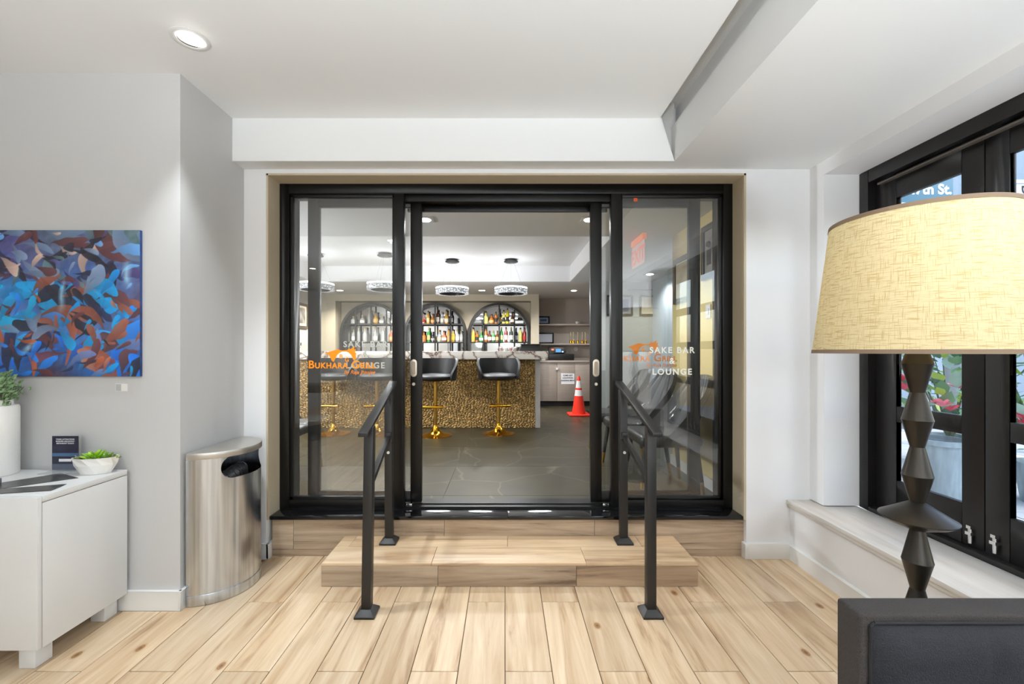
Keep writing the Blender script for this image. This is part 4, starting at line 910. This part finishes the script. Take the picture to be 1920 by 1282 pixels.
ROWS = [
 ('middle shelf of right arch', 1.5455, [(-.635, 'tall', 'gold', 'y', .285), (-.56, 'wine', 'amber', 'k', .22), (-.473, 'squat', 'green', 'w', .21), (-.385, 'tall', 'amber', 'w', .28), (-.311, 'wine', 'brown', 'w', .22), (-.232, 'flare', 'green', 'w', .22), (-.153, 'wine', 'brown', 't', .22), (-.074, 'tall', 'green', 'c', .29), (.02, 'tall', 'red', 'w', .295), (.122, 'tall', 'dkgreen', 'w', .295), (.223, 'wine', 'black', 'g', .28), (.310, 'tall', 'pale', 'n', .28), (.388, 'tall', 'red', 'r', .285)]),
 ('top shelf of right arch', 1.9055, [(-.385, 'squat', 'pale', 'n', .25), (-.27, 'squat', 'amber', 't', .19), (-.182, 'tall', 'amber', 'k', .24), (-.10, 'tall', 'dark', 'y', .29), (-.025, 'tall', 'pale', 'k', .27), (.05, 'tall', 'yellow', 'k', .31), (.15, 'round', 'brown', 'w', .235)]),
 ('middle shelf of middle arch', 1.5455, [(-1.84, 'tall', 'clear', 'w', .26), (-1.725, 'squat', 'clear', 'g', .22), (-1.615, 'squat', 'amber', 'n', .21), (-1.52, 'tall', 'green', 't', .285), (-1.43, 'squat', 'black', 'g', .20), (-1.318, 'squat', 'clear', 'c', .24), (-1.214, 'round', 'copper', 'w', .22), (-1.12, 'tall', 'gold', 't', .26), (-1.036, 'flare', 'gold', 'y', .25), (-.953, 'flare', 'clear', 'w', .24), (-.872, 'wine', 'clear', 'g', .22)]),
 ('top shelf of middle arch', 1.9055, [(-1.735, 'squat', 'clear', 'w', .2), (-1.63, 'squat', 'pink', 'r', .23), (-1.53, 'tall', 'gold', 'c', .255), (-1.435, 'squat', 'amber', 't', .20), (-1.34, 'tall', 'brown', 'w', .29), (-1.255, 'wine', 'clear', 'w', .24), (-1.163, 'squat', 'gold', 'w', .28), (-1.07, 'tall', 'dark', 'g', .25)]),
 ('middle shelf of left arch', 1.5455, [(-3.02, 'tall', 'clear', 'w', .24), (-2.92, 'tall', 'clear', 'n', .28), (-2.79, 'squat', 'clear', 'n', .29), (-2.58, 'squat', 'clear', 'w', .30), (-2.43, 'tall', 'clear', 'n', .28), (-2.27, 'squat', 'copper', 't', .27), (-2.16, 'wine', 'clear', 'w', .25)]),
 ('top shelf of left arch', 1.9055, [(-3.02, 'squat', 'clear', 'n', .15), (-2.84, 'squat', 'clear', 'w', .17), (-2.70, 'tall', 'clear', 'n', .28), (-2.575, 'round', 'gold', 't', .24), (-2.46, 'squat', 'clear', 'w', .16), (-2.34, 'squat', 'clear', 'n', .13), (-2.23, 'squat', 'clear', 'w', .14)])]
for rn, z, L in ROWS:
    for i, (x, kd, c, lb, h) in enumerate(L):
        ln_ = f' with {LBL[lb][0]} label' if LBL[lb] else ''
        bottle(x, z, kd, c, lb, h, f'{CN.get(c, c)} bottle{ln_}, {ORD[i]} from the left, {rn}')

# on the marble top
bt = thing('black_tray_box', 'low black box lying on the right end of the marble bar top', 'box', (.3, 6.25, 1.3585))
MB().add([(.20, 6.12, 1.3585), (.54, 6.12, 1.3585), (.54, 6.42, 1.3585), (.20, 6.42, 1.3585), (.235, 6.14, 1.452), (.505, 6.14, 1.452), (.505, 6.40, 1.452), (.235, 6.40, 1.452)], [(3, 2, 1, 0), (4, 5, 6, 7), (0, 1, 5, 4), (1, 2, 6, 5), (2, 3, 7, 6), (3, 0, 4, 7)]).build('body', rubber, bt, bevel=.006)
MB().box(.225, .515, 6.13, 6.41, 1.452, 1.462).build('lid', iron, bt, bevel=.003)
for i, (x, c) in enumerate(((-.06, (150, 90, 80)), (.02, (190, 190, 190)), (.085, (160, 80, 70)), (.15, (150, 110, 90)))):
    t = thing('garnish_glass', f'small glass of garnish on the marble bar top, {ORD[i]} from the left', 'glass', (x, 6.2, 1.3585), 'garnish glasses on the bar')
    MB().lathe([(.022, 0), (.030, .07), (.027, .07), (.020, .006), (0, .006)], (x, 6.2, 1.3585), 14).build('tumbler', bglass, t, smooth=True)
    MB().lathe([(0, .008), (.019, .008), (.024, .045), (.012, .058), (0, .06)], (x, 6.2, 1.3585), 10).build('filling', pm(f'garnish_{i}', c, .5), t, smooth=True)
tag(MB().box(-.42, .30, 8.0, 8.25, BZ+.9, BZ+.92).build('trim_back_counter', iron), None, None, kind='structure')

# alcove: cabinet, shelves and what stands on them
ca = thing('alcove_cabinet', 'taupe base cabinet in the alcove beside the bar', 'cabinet', (1.3, 8.7, BZ))
MB().box(.67, 2.08, 8.44, 8.99, BZ+.10, 1.13).build('carcass', rubber, ca)
MB().box(.67, 2.08, 8.48, 8.99, BZ+.001, BZ+.10).build('plinth', rubber, ca)
MB().box(.665, 2.085, 8.385, 8.995, 1.135, 1.175).build('worktop', taupe_w, ca, bevel=.003)
for x0, x1 in ((.672, 1.025), (1.029, 1.375), (1.379, 1.725), (1.729, 2.08)): MB().box(x0, x1, 8.41, 8.438, BZ+.105, 1.128).build('door', taupe_w, ca, bevel=.002)
MB().box(1.0, 1.05, 8.385, 8.409, .985, 1.03).build('latch', pm('white_latch', (225, 225, 222), .3, .2), ca, bevel=.003)
ps = thing('paper_notice', 'white paper notice taped to the taupe cabinet door', 'notice', (1.24, 8.405, .9))
MB().add([(1.10, 8.4085, .925), (1.368, 8.4085, .915), (1.366, 8.406, .71), (1.106, 8.4085, .708)], [(0, 1, 2, 3)]).build('sheet', paper, ps)
for i, s_ in enumerate(('SOME GET', 'LOCATION', 'WASHING MENU')): text('notice_line', s_, ink, ps, (1.236, 8.4045, .868-.050*i), .040 if i < 2 else .036, bold=.0006)
for z, yb in ((1.915, 8.72), (1.515, 8.72)):
    s_ = MB().box(.662, 2.098, yb, 8.999, z-.032, z).build('wall_shelf', taupe_w, None, (1.3, 8.9, z), bevel=.002)
    tag(s_, ['upper taupe wall shelf in the alcove', 'lower taupe wall shelf in the alcove'][0 if z > 1.8 else 1], 'shelf', 'alcove wall shelves')
def stand_frame(name, x0, x1, z0, z1, y, fm_, mat_in, label, fr=.028, mat2=None):
    t = thing(name, label, 'picture frame', ((x0+x1)/2, y, z0)); m = MB().box(x0, x1, y, y+.02, z0, z0+fr).box(x0, x1, y, y+.02, z1-fr, z1).box(x0, x0+fr, y, y+.02, z0+fr, z1-fr).box(x1-fr, x1, y, y+.02, z0+fr, z1-fr); m.build('frame', fm_, t, bevel=.002)
    p = MB().box(x0+fr*.9, x1-fr*.9, y+.010, y+.014, z0+fr*.9, z1-fr*.9).build('picture', mat_in, t)
    if mat2: MB().box(x0+fr*2.2, x1-fr*2.2, y+.007, y+.010, z0+fr*2.2, z1-fr*2.2).build('certificate_panel', mat2, p)
    return t
stand_frame('framed_certificate', .67, .925, 1.9155, 2.085, 8.86, rubber, pm('pale_blue_mat', (120, 140, 170), .4), 'black framed blue certificate on the upper alcove shelf', mat2=pm('navy_certificate', (30, 44, 84), .4))
stand_frame('framed_notice', .675, 1.01, 1.5155, 1.745, 8.86, rubber, pm('pale_grey_photo', (176, 180, 190), .4), 'black framed pale photo on the lower alcove shelf')
tag(MB().box(1.985, 2.06, 8.80, 8.98, 1.9155, 2.10).build('dark_carton', rubber, None, (2.02, 8.9, 1.9155), bevel=.003), 'dark upright carton on the far end of the upper alcove shelf', 'carton')
cu = thing('small_white_cup', 'small white cup alone on the upper alcove shelf', 'cup', (1.49, 8.85, 1.9155)); MB().lathe([(.02, 0), (.034, .055), (.031, .055), (.018, .005), (0, .005)], (1.49, 8.85, 1.9155), 16).build('cup_body', ceramic, cu, smooth=True)
MB().path([(1.522, 8.85, 1.96), (1.54, 8.85, 1.95), (1.525, 8.85, 1.93)], .004, 6).build('handle', ceramic, cu)
for i, x in enumerate((1.36, 1.413, 1.505, 1.60, 1.665)):
    t = thing('gold_goblet', f'upturned gold-bowled goblet on the lower alcove shelf, {ORD[i]} from the left', 'goblet', (x, 8.84, 1.5155), 'upturned gold goblets on the alcove shelf')
    MB().lathe([(.0245, 0), (.0245, .055), (.02, .068), (.006, .074), (0, .074)], (x, 8.84, 1.5155), 16).build('bowl', gold, t, smooth=True)
    MB().tube((x, 8.84, 1.5885), (x, 8.84, 1.745), .004, n=8).lathe([(0, .226), (.0245, .226), (.0245, .232), (0, .234)], (x, 8.84, 1.5155), 16).build('stem_and_foot', pm('gold_tinted_glass', (206, 186, 132), .15, .5), t, smooth=True)
po = thing('cash_register', 'black cash register with a lit screen on the alcove worktop', 'cash register', (1.1, 8.65, 1.1755))
MB().box(.87, 1.37, 8.45, 8.85, 1.1755, 1.30).build('drawer_body', rubber, po, bevel=.012)
MB().box(1.0, 1.2, 8.6, 8.75, 1.30, 1.34).build('neck', rubber, po)
hd = MB().add([(.885, 8.50, 1.325), (1.215, 8.50, 1.325), (1.215, 8.60, 1.325), (.885, 8.60, 1.325), (.875, 8.54, 1.435), (1.205, 8.54, 1.435), (1.205, 8.62, 1.435), (.875, 8.62, 1.435)], [(3, 2, 1, 0), (4, 5, 6, 7), (0, 1, 5, 4), (1, 2, 6, 5), (2, 3, 7, 6), (3, 0, 4, 7)]).build('screen_housing', rubber, po, bevel=.004)
def scr(x0, x1, z0, z1, m, nm): 
    y = lambda z: 8.50+(z-1.325)*.04/.11-.003
    MB().add([(x0, y(z0), z0), (x1, y(z0), z0), (x1, y(z1), z1), (x0, y(z1), z1)], [(0, 1, 2, 3)]).build(nm, m, hd)
scr(1.01, 1.115, 1.335, 1.40, pm('screen_blue', (40, 110, 160), .3, emit=(50, 130, 190), estr=.6), 'display'); scr(.925, .975, 1.375, 1.405, pm('screen_orange', (240, 110, 60), .3, emit=(255, 110, 60), estr=1.0), 'orange_display'); scr(1.13, 1.165, 1.335, 1.36, pm('screen_pale', (160, 200, 230), .3, emit=(150, 200, 240), estr=.8), 'small_display')
wo = thing('wall_outlet', 'grey double wall outlet above the alcove worktop', 'outlet', (1.31, 8.999, 1.37)); MB().box(1.24, 1.31, 8.99, 8.999, 1.335, 1.395).box(1.325, 1.39, 8.99, 8.999, 1.335, 1.395).build('plate', pm('outlet_grey', (150, 146, 140), .5), wo, bevel=.002)
wd = thing('round_dial', 'round pale dial on the alcove wall beside the register', 'dial', (1.49, 8.999, 1.40)); MB().tube((1.49, 8.975, 1.40), (1.49, 8.999, 1.40), .045, n=24).build('face', pm('dial_pale', (196, 192, 188), .4), wd); MB().lathe([(.043, -.003), (.050, -.003), (.050, .02), (.043, .02), (.043, -.003)], (0, 0, 0), 24, caps=False)
tag(MB().box(.72, .80, 8.45, 8.52, 1.1755, 1.20).build('white_card_reader', ceramic, None, (.76, 8.48, 1.1755), bevel=.004), 'small white card reader on the alcove worktop edge', 'card reader')

# traffic cone
cn = thing('traffic_cone', 'orange traffic cone with two white bands by the alcove cabinet', 'traffic cone', (1.255, 7.27, BZ))
CO = (1.255, 7.27, BZ+.0005); orc = pm('orange_red_plastic', (240, 50, 28), .4); rw = pm('reflective_white', (226, 226, 226), .3)
MB().box(1.075, 1.435, 7.09, 7.45, BZ+.0005, BZ+.03).build('base', orc, cn, bevel=.012, seg=2)
def rc(z): return .115-.092*(z-.03)/.63
for nm, mt, a, b in (('body', orc, .03, .33), ('reflective_band', rw, .33, .43), ('body_ring', orc, .43, .465), ('reflective_band', rw, .465, .585), ('tip', orc, .585, .665)): MB().lathe([(0, a), (rc(a), a), (rc(b), b), (0, b)] if nm != 'tip' else [(0, a), (rc(a), a), (rc(b), b-.015), (rc(b)*.7, b), (0, b)], CO, 28).build(nm, mt, cn, smooth=True)
fl = thing('floor_pad', 'flat black pad on the floor behind the traffic cone', 'pad', (1.58, 6.95, BZ)); MB().prism([(1.35+.16*math.cos(a), 6.72+.09*math.sin(a)) for a in np.linspace(0, 6.28, 25)[:-1]], 'xy', BZ+.0005, BZ+.05).build('pad', rubber, fl, bevel=.01) if False else MB().box(1.44, 1.9, 7.2, 7.6, BZ+.0005, BZ+.06).build('pad', rubber, fl, bevel=.015)

# leather chairs
def chair(label):
    t = thing('leather_chair', label, 'chair', (0, 0, 0), 'black leather chairs in the bar')    # faces -x, origin on floor
    m = MB().box(-.25, .22, -.24, .24, .36, .455); m.build('seat', leather, t, bevel=.04, seg=5)
    b = MB(); nu, nv = 28, 16
    for side in (0, 1):
        for j in range(nv+1):
            for i in range(nu+1):
                u = -1+2*i/nu; v = j/nv; wd_ = .245*(1-.35*max(0, (v-.55)/.45)**2.2); y = wd_*u; z = .40+.50*(v-.10*max(0, v-.6)*u*u)
                wrap = .25*(u*u)*(1-v)**1.5+.045*u*u; x = .20+.14*v-wrap; ch = .012*abs(math.sin(u*math.pi*3.5))**.6*(1 if side == 0 else 0)
                x += (-ch if side == 0 else .045*(1-v*.5)); b.v.append((x, y, z))
    q = (nu+1)*(nv+1)
    for s_ in (0, 1):
        for j in range(nv):
            for i in range(nu):
                a = s_*q+j*(nu+1)+i; b.f.append((a, a+1, a+nu+2, a+nu+1) if s_ else (a, a+nu+1, a+nu+2, a+1))
    for i in range(nu): b.f += [(nv*(nu+1)+i, q+nv*(nu+1)+i, q+nv*(nu+1)+i+1, nv*(nu+1)+i+1), (i, i+1, q+i+1, q+i)]
    for j in range(nv): b.f += [(j*(nu+1), q+j*(nu+1), q+(j+1)*(nu+1), (j+1)*(nu+1)), (j*(nu+1)+nu, (j+1)*(nu+1)+nu, q+(j+1)*(nu+1)+nu, q+j*(nu+1)+nu)]
    b.build('backrest', leather, t, smooth=True)
    for sx in (-1, 1):
        for sy in (-1, 1):
            p0 = Vector((-.015+sx*.19, sy*.19, .37)); p1 = Vector((-.015+sx*.235, sy*.225, .0008)); mid = p0.lerp(p1, .72)
            l = MB().tube(p0, mid, .022, .015, 12).build('leg', rubber, t, smooth=True); MB().tube(mid, p1, .0152, .012, 12).build('brass_tip', goldb, l, smooth=True)
    return t
c0 = chair('black tufted leather chair nearest the right glass pane, against the yellow wall'); c0.location = (1.27, 3.42, BZ+.001)
dup(c0, (1.22, 3.97, BZ+.001), R(4), 'black leather chair second along the yellow wall')
dup(c0, (1.19, 4.56, BZ+.001), R(-3), 'black leather chair third along, past the end of the yellow wall')
dup(c0, (-1.98, 3.80, BZ+.001), R(180), 'black leather chair close behind the left glass pane')

# pictures in the bar
def side_picture(y0, y1, z0, z1, x, dirn, label, mats):
    t = thing('framed_photo', label, 'picture', (x, (y0+y1)/2, (z0+z1)/2), 'framed pictures in the bar'); xx = lambda d: x-dirn*d; f = .045
    def bx(d0, d1, a, b, c, d): return MB().box(min(xx(d0), xx(d1)), max(xx(d0), xx(d1)), a, b, c, d)
    m = MB()
    for a, b, c, d in ((y0, y1, z0, z0+f), (y0, y1, z1-f, z1), (y0, y0+f, z0+f, z1-f), (y1-f, y1, z0+f, z1-f)): mm = bx(.001, .024, a, b, c, d); m.add(mm.v, mm.f)
    m.build('frame', mats[0], t, bevel=.002); p = bx(.001, .012, y0+f, y1-f, z0+f, z1-f).build('mount', mats[1], t)
    bx(.012, .014, y0+f+.045, y1-f-.045, z0+f+.045, z1-f-.045).build('photo', mats[2], p)
    return t, p
brf = pm('bronze_frame', (84, 70, 52), .4, .3); mnt = pm('cream_mount', (196, 186, 162), .6); ph = pm('grey_photo', (120, 116, 112), .3, var=.75, vscale=7); ph2 = pm('faded_photo', (186, 174, 146), .35, var=.25, vscale=6)
t1, p1 = side_picture(3.12, 3.48, 1.93, 2.36, 1.619, 1, 'dark framed black and white photo of two people on the yellow wall', (pm('black_frame', (40, 36, 36), .35), pm('grey_mount', (140, 136, 130), .5), ph))
for yy, c in ((3.24, (210, 206, 200)), (3.36, (60, 58, 60))): MB().box(1.6035, 1.605, yy-.035, yy+.035, 2.04, 2.16).lathe([(0, -.026), (.02, -.016), (.026, 0), (.02, .018), (0, .028)], (1.604, yy, 2.20), 10).build('photo_figure', pm(f'figure_{c[0]}', c, .5), p1)
side_picture(3.66, 4.06, 1.80, 2.22, 1.619, 1, 'bronze framed faded group photo on the yellow wall further in', (brf, mnt, ph2))
def flat_picture(x0, x1, z0, z1, y, label, mats, f=.03):
    t = thing('framed_photo', label, 'picture', ((x0+x1)/2, y, (z0+z1)/2), 'framed pictures in the bar')
    MB().box(x0, x1, y-.022, y-.001, z0, z0+f).box(x0, x1, y-.022, y-.001, z1-f, z1).box(x0, x0+f, y-.022, y-.001, z0+f, z1-f).box(x1-f, x1, y-.022, y-.001, z0+f, z1-f).build('frame', mats[0], t, bevel=.002)
    p = MB().box(x0+f, x1-f, y-.012, y-.001, z0+f, z1-f).build('mount', mats[1], t); MB().box(x0+f*2.2, x1-f*2.2, y-.014, y-.012, z0+f*2.2, z1-f*2.2).build('photo', mats[2], p)
flat_picture(1.62, 2.03, 1.92, 2.25, 6.80, 'black framed dark blue picture on the grey wall behind the right mullion', (MATS['black_frame'], pm('slate_mount', (104, 110, 122), .5), pm('navy_photo', (46, 54, 76), .3, var=.6, vscale=8)))
flat_picture(2.14, 2.50, 1.92, 2.25, 6.80, 'bronze framed pale picture on the grey wall beside the dark door jamb', (brf, mnt, ph2))
side_picture(7.35, 7.75, 1.76, 2.21, -3.599, -1, 'brown framed small picture on the left wall of the bar', (brf, mnt, ph))
ls = thing('light_switch', 'white light switch on the yellow wall under the photo', 'switch', (1.619, 3.37, 1.68)); MB().box(1.611, 1.6195, 3.35, 3.43, 1.62, 1.73).build('plate', base_m, ls, bevel=.002); MB().box(1.606, 1.611, 3.375, 3.405, 1.65, 1.70).build('rocker', base_m, ls, bevel=.001)
l2 = thing('light_switch', 'white switch plate on the left bar wall below the picture', 'switch', (-3.599, 7.5, 1.5)); MB().box(-3.5995, -3.592, 7.46, 7.54, 1.43, 1.55).build('plate', base_m, l2, bevel=.002); MB().box(-3.592, -3.586, 7.485, 7.515, 1.46, 1.51).build('rocker', iron, l2)

# ================================================================== COURTYARD beyond the window
gr = structure('floor_courtyard', (5, 3, .08)); MB().box(2.32, 14, -4, 14, -.1, .074).build('bed', pm('paving_joint', (120, 122, 124), .9), gr)
pv = [pm(f'paving_{i}', c, .8, var=.12, vscale=5) for i, c in enumerate(((206, 208, 210), (190, 194, 198), (214, 212, 208)))]
for i in range(8):
    for j in range(11):
        x0, y0 = 2.34+i*.8+(.4 if j % 2 else 0)*0, 0.4+j*.6; MB().box(x0+.006, x0+.794, y0+.006, y0+.594, .05, .08+.002*((i*7+j*3) % 3)).build('paver', pv[(i*5+j*3) % 3], gr, (x0+.4, y0+.3, .07), bevel=.004, seg=1)
ew = structure('wall_courtyard', (9, 9, 0)); MB().box(2.6, 14, 8.6, 8.9, 0, 7).build('facade', pm('blue_grey_render', (150, 168, 184), .8, var=.1, vscale=2), ew)
for i in range(5): 
    f_ = MB().box(3.6+i*1.9, 4.7+i*1.9, 8.55, 8.62, 2.3, 3.9).build('window_frame', pm('pale_window_frame', (214, 220, 224), .5), ew); MB().box(3.68+i*1.9, 4.62+i*1.9, 8.535, 8.552, 2.38, 3.82).build('pane', pm('dark_blue_glass', (52, 70, 96), .1), f_)
struct('wall_outside', MB().box(2.35, 2.6, 2.9, 8.6, -.1, 7), pm('outside_render', (176, 186, 192), .8))
tp = thing('zinc_planter', 'tall grey zinc barrel planter on the pale paving outside', 'planter', (3.86, 3.78, .08))
PC = (3.86, 3.78, .0825); zinc = pm('weathered_zinc', (142, 158, 166), .6, .25, var=.25, vscale=6, stretch=(3, 3, .6))
MB().lathe([(0, 0), (.155, 0), (.19, .46), (.19, .47), (.165, .47), (.16, .40), (0, .40)], PC, 32).build('barrel', zinc, tp, smooth=True)
MB().lathe([(.186, .462), (.207, .462), (.207, .505), (.180, .505), (.186, .462)], PC, 32, caps=False).build('rim', zinc, tp, smooth=True)
MB().lathe([(0, .40), (.158, .40), (.12, .43), (0, .44)], PC, 20).build('soil', pm('dark_soil', (52, 44, 38), .9), tp)
lgm = [pm('bright_leaf', (112, 158, 112), .5), pm('deep_leaf', (58, 106, 82), .5), pm('lime_outdoor_leaf', (166, 196, 66), .5), pm('pale_leaf', (170, 198, 184), .5)]
def oleaf(k):
    m = MB().add([(0, 0, 0), (.22, 0, .3), (.27, .06, .55), (0, .12, 1), (-.27, .06, .55), (-.22, 0, .3), (0, -.05, .35), (0, .03, .62)], [(0, 1, 6), (1, 2, 7, 6), (2, 3, 7), (3, 4, 7), (4, 5, 6, 7), (5, 0, 6)])
    o = m.build('leaf', lgm[k], None, (0, 0, 0), fixn=False, smooth=True); me = o.data; bpy.data.objects.remove(o); return me
OL = [oleaf(k) for k in range(4)]
fp = pm('crimson_petal', (216, 44, 76), .5); fpk = pm('pink_petal', (238, 120, 140), .5)
def petal(mt):
    m = MB().add([(0, 0, 0), (.35, .08, .45), (.25, .02, .9), (0, .1, 1), (-.25, .02, .9), (-.35, .08, .45), (0, -.06, .5)], [(0, 1, 6), (1, 2, 6), (2, 3, 6), (3, 4, 6), (4, 5, 6), (5, 0, 6)]); o = m.build('petal', mt, None, (0, 0, 0), fixn=False, smooth=True); me = o.data; bpy.data.objects.remove(o); return me
PT = [petal(fp), petal(fpk)]
def plant(name, label, c, h, spread, nl, fl, pot=True, s=.19):
    t = thing(name, label, 'plant', c, 'flowering plants in the courtyard'); c = Vector(c)
    if pot: MB().lathe([(0, 0), (.17, 0), (.21, .30), (.215, .34), (.19, .34), (.185, .28), (0, .28)], c, 24).build('pot', zinc, t, smooth=True)
    st_ = MB(); z0 = c.z+(.28 if pot else 0)
    for i in range(9):
        a = i*2.4; st_.tube((c.x, c.y, z0), (c.x+spread*.6*math.cos(a), c.y+spread*.6*math.sin(a), z0+h*rnd.uniform(.5, .9)), .012, .006, 6)
    st_.build('stems', pm('green_stem', (76, 96, 66), .7), t)
    for i in range(nl):
        a = rnd.uniform(0, 6.28); rr = spread*rnd.uniform(.15, 1); z = z0+h*rnd.uniform(.12, 1); o = bpy.data.objects.new('leaf', OL[rnd.choice((0, 0, 1, 1, 3, 2) if rnd.random() < .8 else (0, 1))]); col.objects.link(o)
        place(o, t, (c.x+rr*.8*math.cos(a), c.y+rr*.8*math.sin(a), z)); o.rotation_euler = (rnd.uniform(.6, 1.9), rnd.uniform(-.4, .4), a+1.57+rnd.uniform(-.5, .5)); o.scale = (s*rnd.uniform(.7, 1.3),)*3
    for (fx, fy, fz, k) in fl:
        for q_ in range(7):
            o = bpy.data.objects.new('petal', PT[k]); col.objects.link(o); place(o, t, (fx, fy, fz)); o.rotation_euler = (rnd.uniform(.7, 1.2), 0, q_*.9); o.scale = (.105,)*3
    return t
plant('flowering_shrub', 'leafy shrub with crimson flowers behind the zinc planter outside', (4.95, 4.75, .082), 1.30, .62, 240, [(4.47, 4.80, 1.02, 0), (4.42, 4.72, .93, 0), (4.55, 4.45, .78, 1), (4.75, 4.55, .72, 0), (5.0, 4.7, .95, 1)])
plant('flowering_shrub', 'shrub with pink flowers outside, seen at the photo edge past the middle stile', (4.55, 3.55, .082), 1.25, .55, 190, [(4.25, 3.50, .80, 1), (4.23, 3.42, .74, 0), (4.4, 3.4, .9, 1)])
plant('flowering_shrub', 'tall shrub against the blue grey courtyard wall outside', (7.6, 7.3, .082), 1.9, .8, 110, [(7.2, 7.1, 1.5, 0)], s=.2)
cl = thing('stone_column', 'round grey stone column among the courtyard plants', 'column', (6.04, 5.7, .08)); MB().lathe([(0, 0), (.17, 0), (.17, .06), (.13, .08), (.12, 1.55), (.15, 1.6), (.15, 1.66), (0, 1.66)], (6.04, 5.7, .0825), 28).build('shaft', pm('grey_stone', (150, 158, 160), .8, var=.15, vscale=6), cl, smooth=True)
# street sign and white blade sign outside
ssn = thing('street_sign', 'teal street name board with white lettering seen through the window', 'sign', (5.4, 5.5, 3.3))
MB().box(4.5, 5.78, 5.5, 5.56, 3.27, 3.90).build('board', pm('teal_sign', (62, 118, 142), .5), ssn, bevel=.006)
text('street_lettering', '47th St.', pm('white_sign_paint', (240, 240, 246), .5), ssn, (5.76, 5.499, 3.385), .18, align='RIGHT', bold=.006)
MB().box(4.5, 5.78, 5.495, 5.56, 3.235, 3.272).box(4.5, 5.78, 5.50, 5.56, 3.20, 3.225).build('edge_strip', pm('white_strip', (236, 240, 244), .5), ssn)
MB().tube((4.6, 5.6, .08), (4.6, 5.6, 3.9), .03, n=12).build('post', iron, ssn)
bs = thing('blade_sign', 'white vertical box sign with black letters outside the second window sash', 'sign', (6.5, 5.3, 3.2))
MB().box(6.28, 6.75, 5.30, 5.42, 2.3, 3.44).build('panel', pm('white_sign_panel', (236, 240, 244), .5), bs, bevel=.006); MB().box(6.25, 6.78, 5.28, 5.44, 3.44, 3.48).build('cap', MATS['white_sign_paint'], bs)
text('sign_lettering', 'DINING', ink, bs, (6.42, 5.299, 3.42), .16, rot=(R(90), R(90), 0), align='LEFT', bold=.004)
MB().tube((6.6, 5.36, .08), (6.6, 5.36, 2.3), .04, n=12).build('post', iron, bs)
texts_to_mesh()
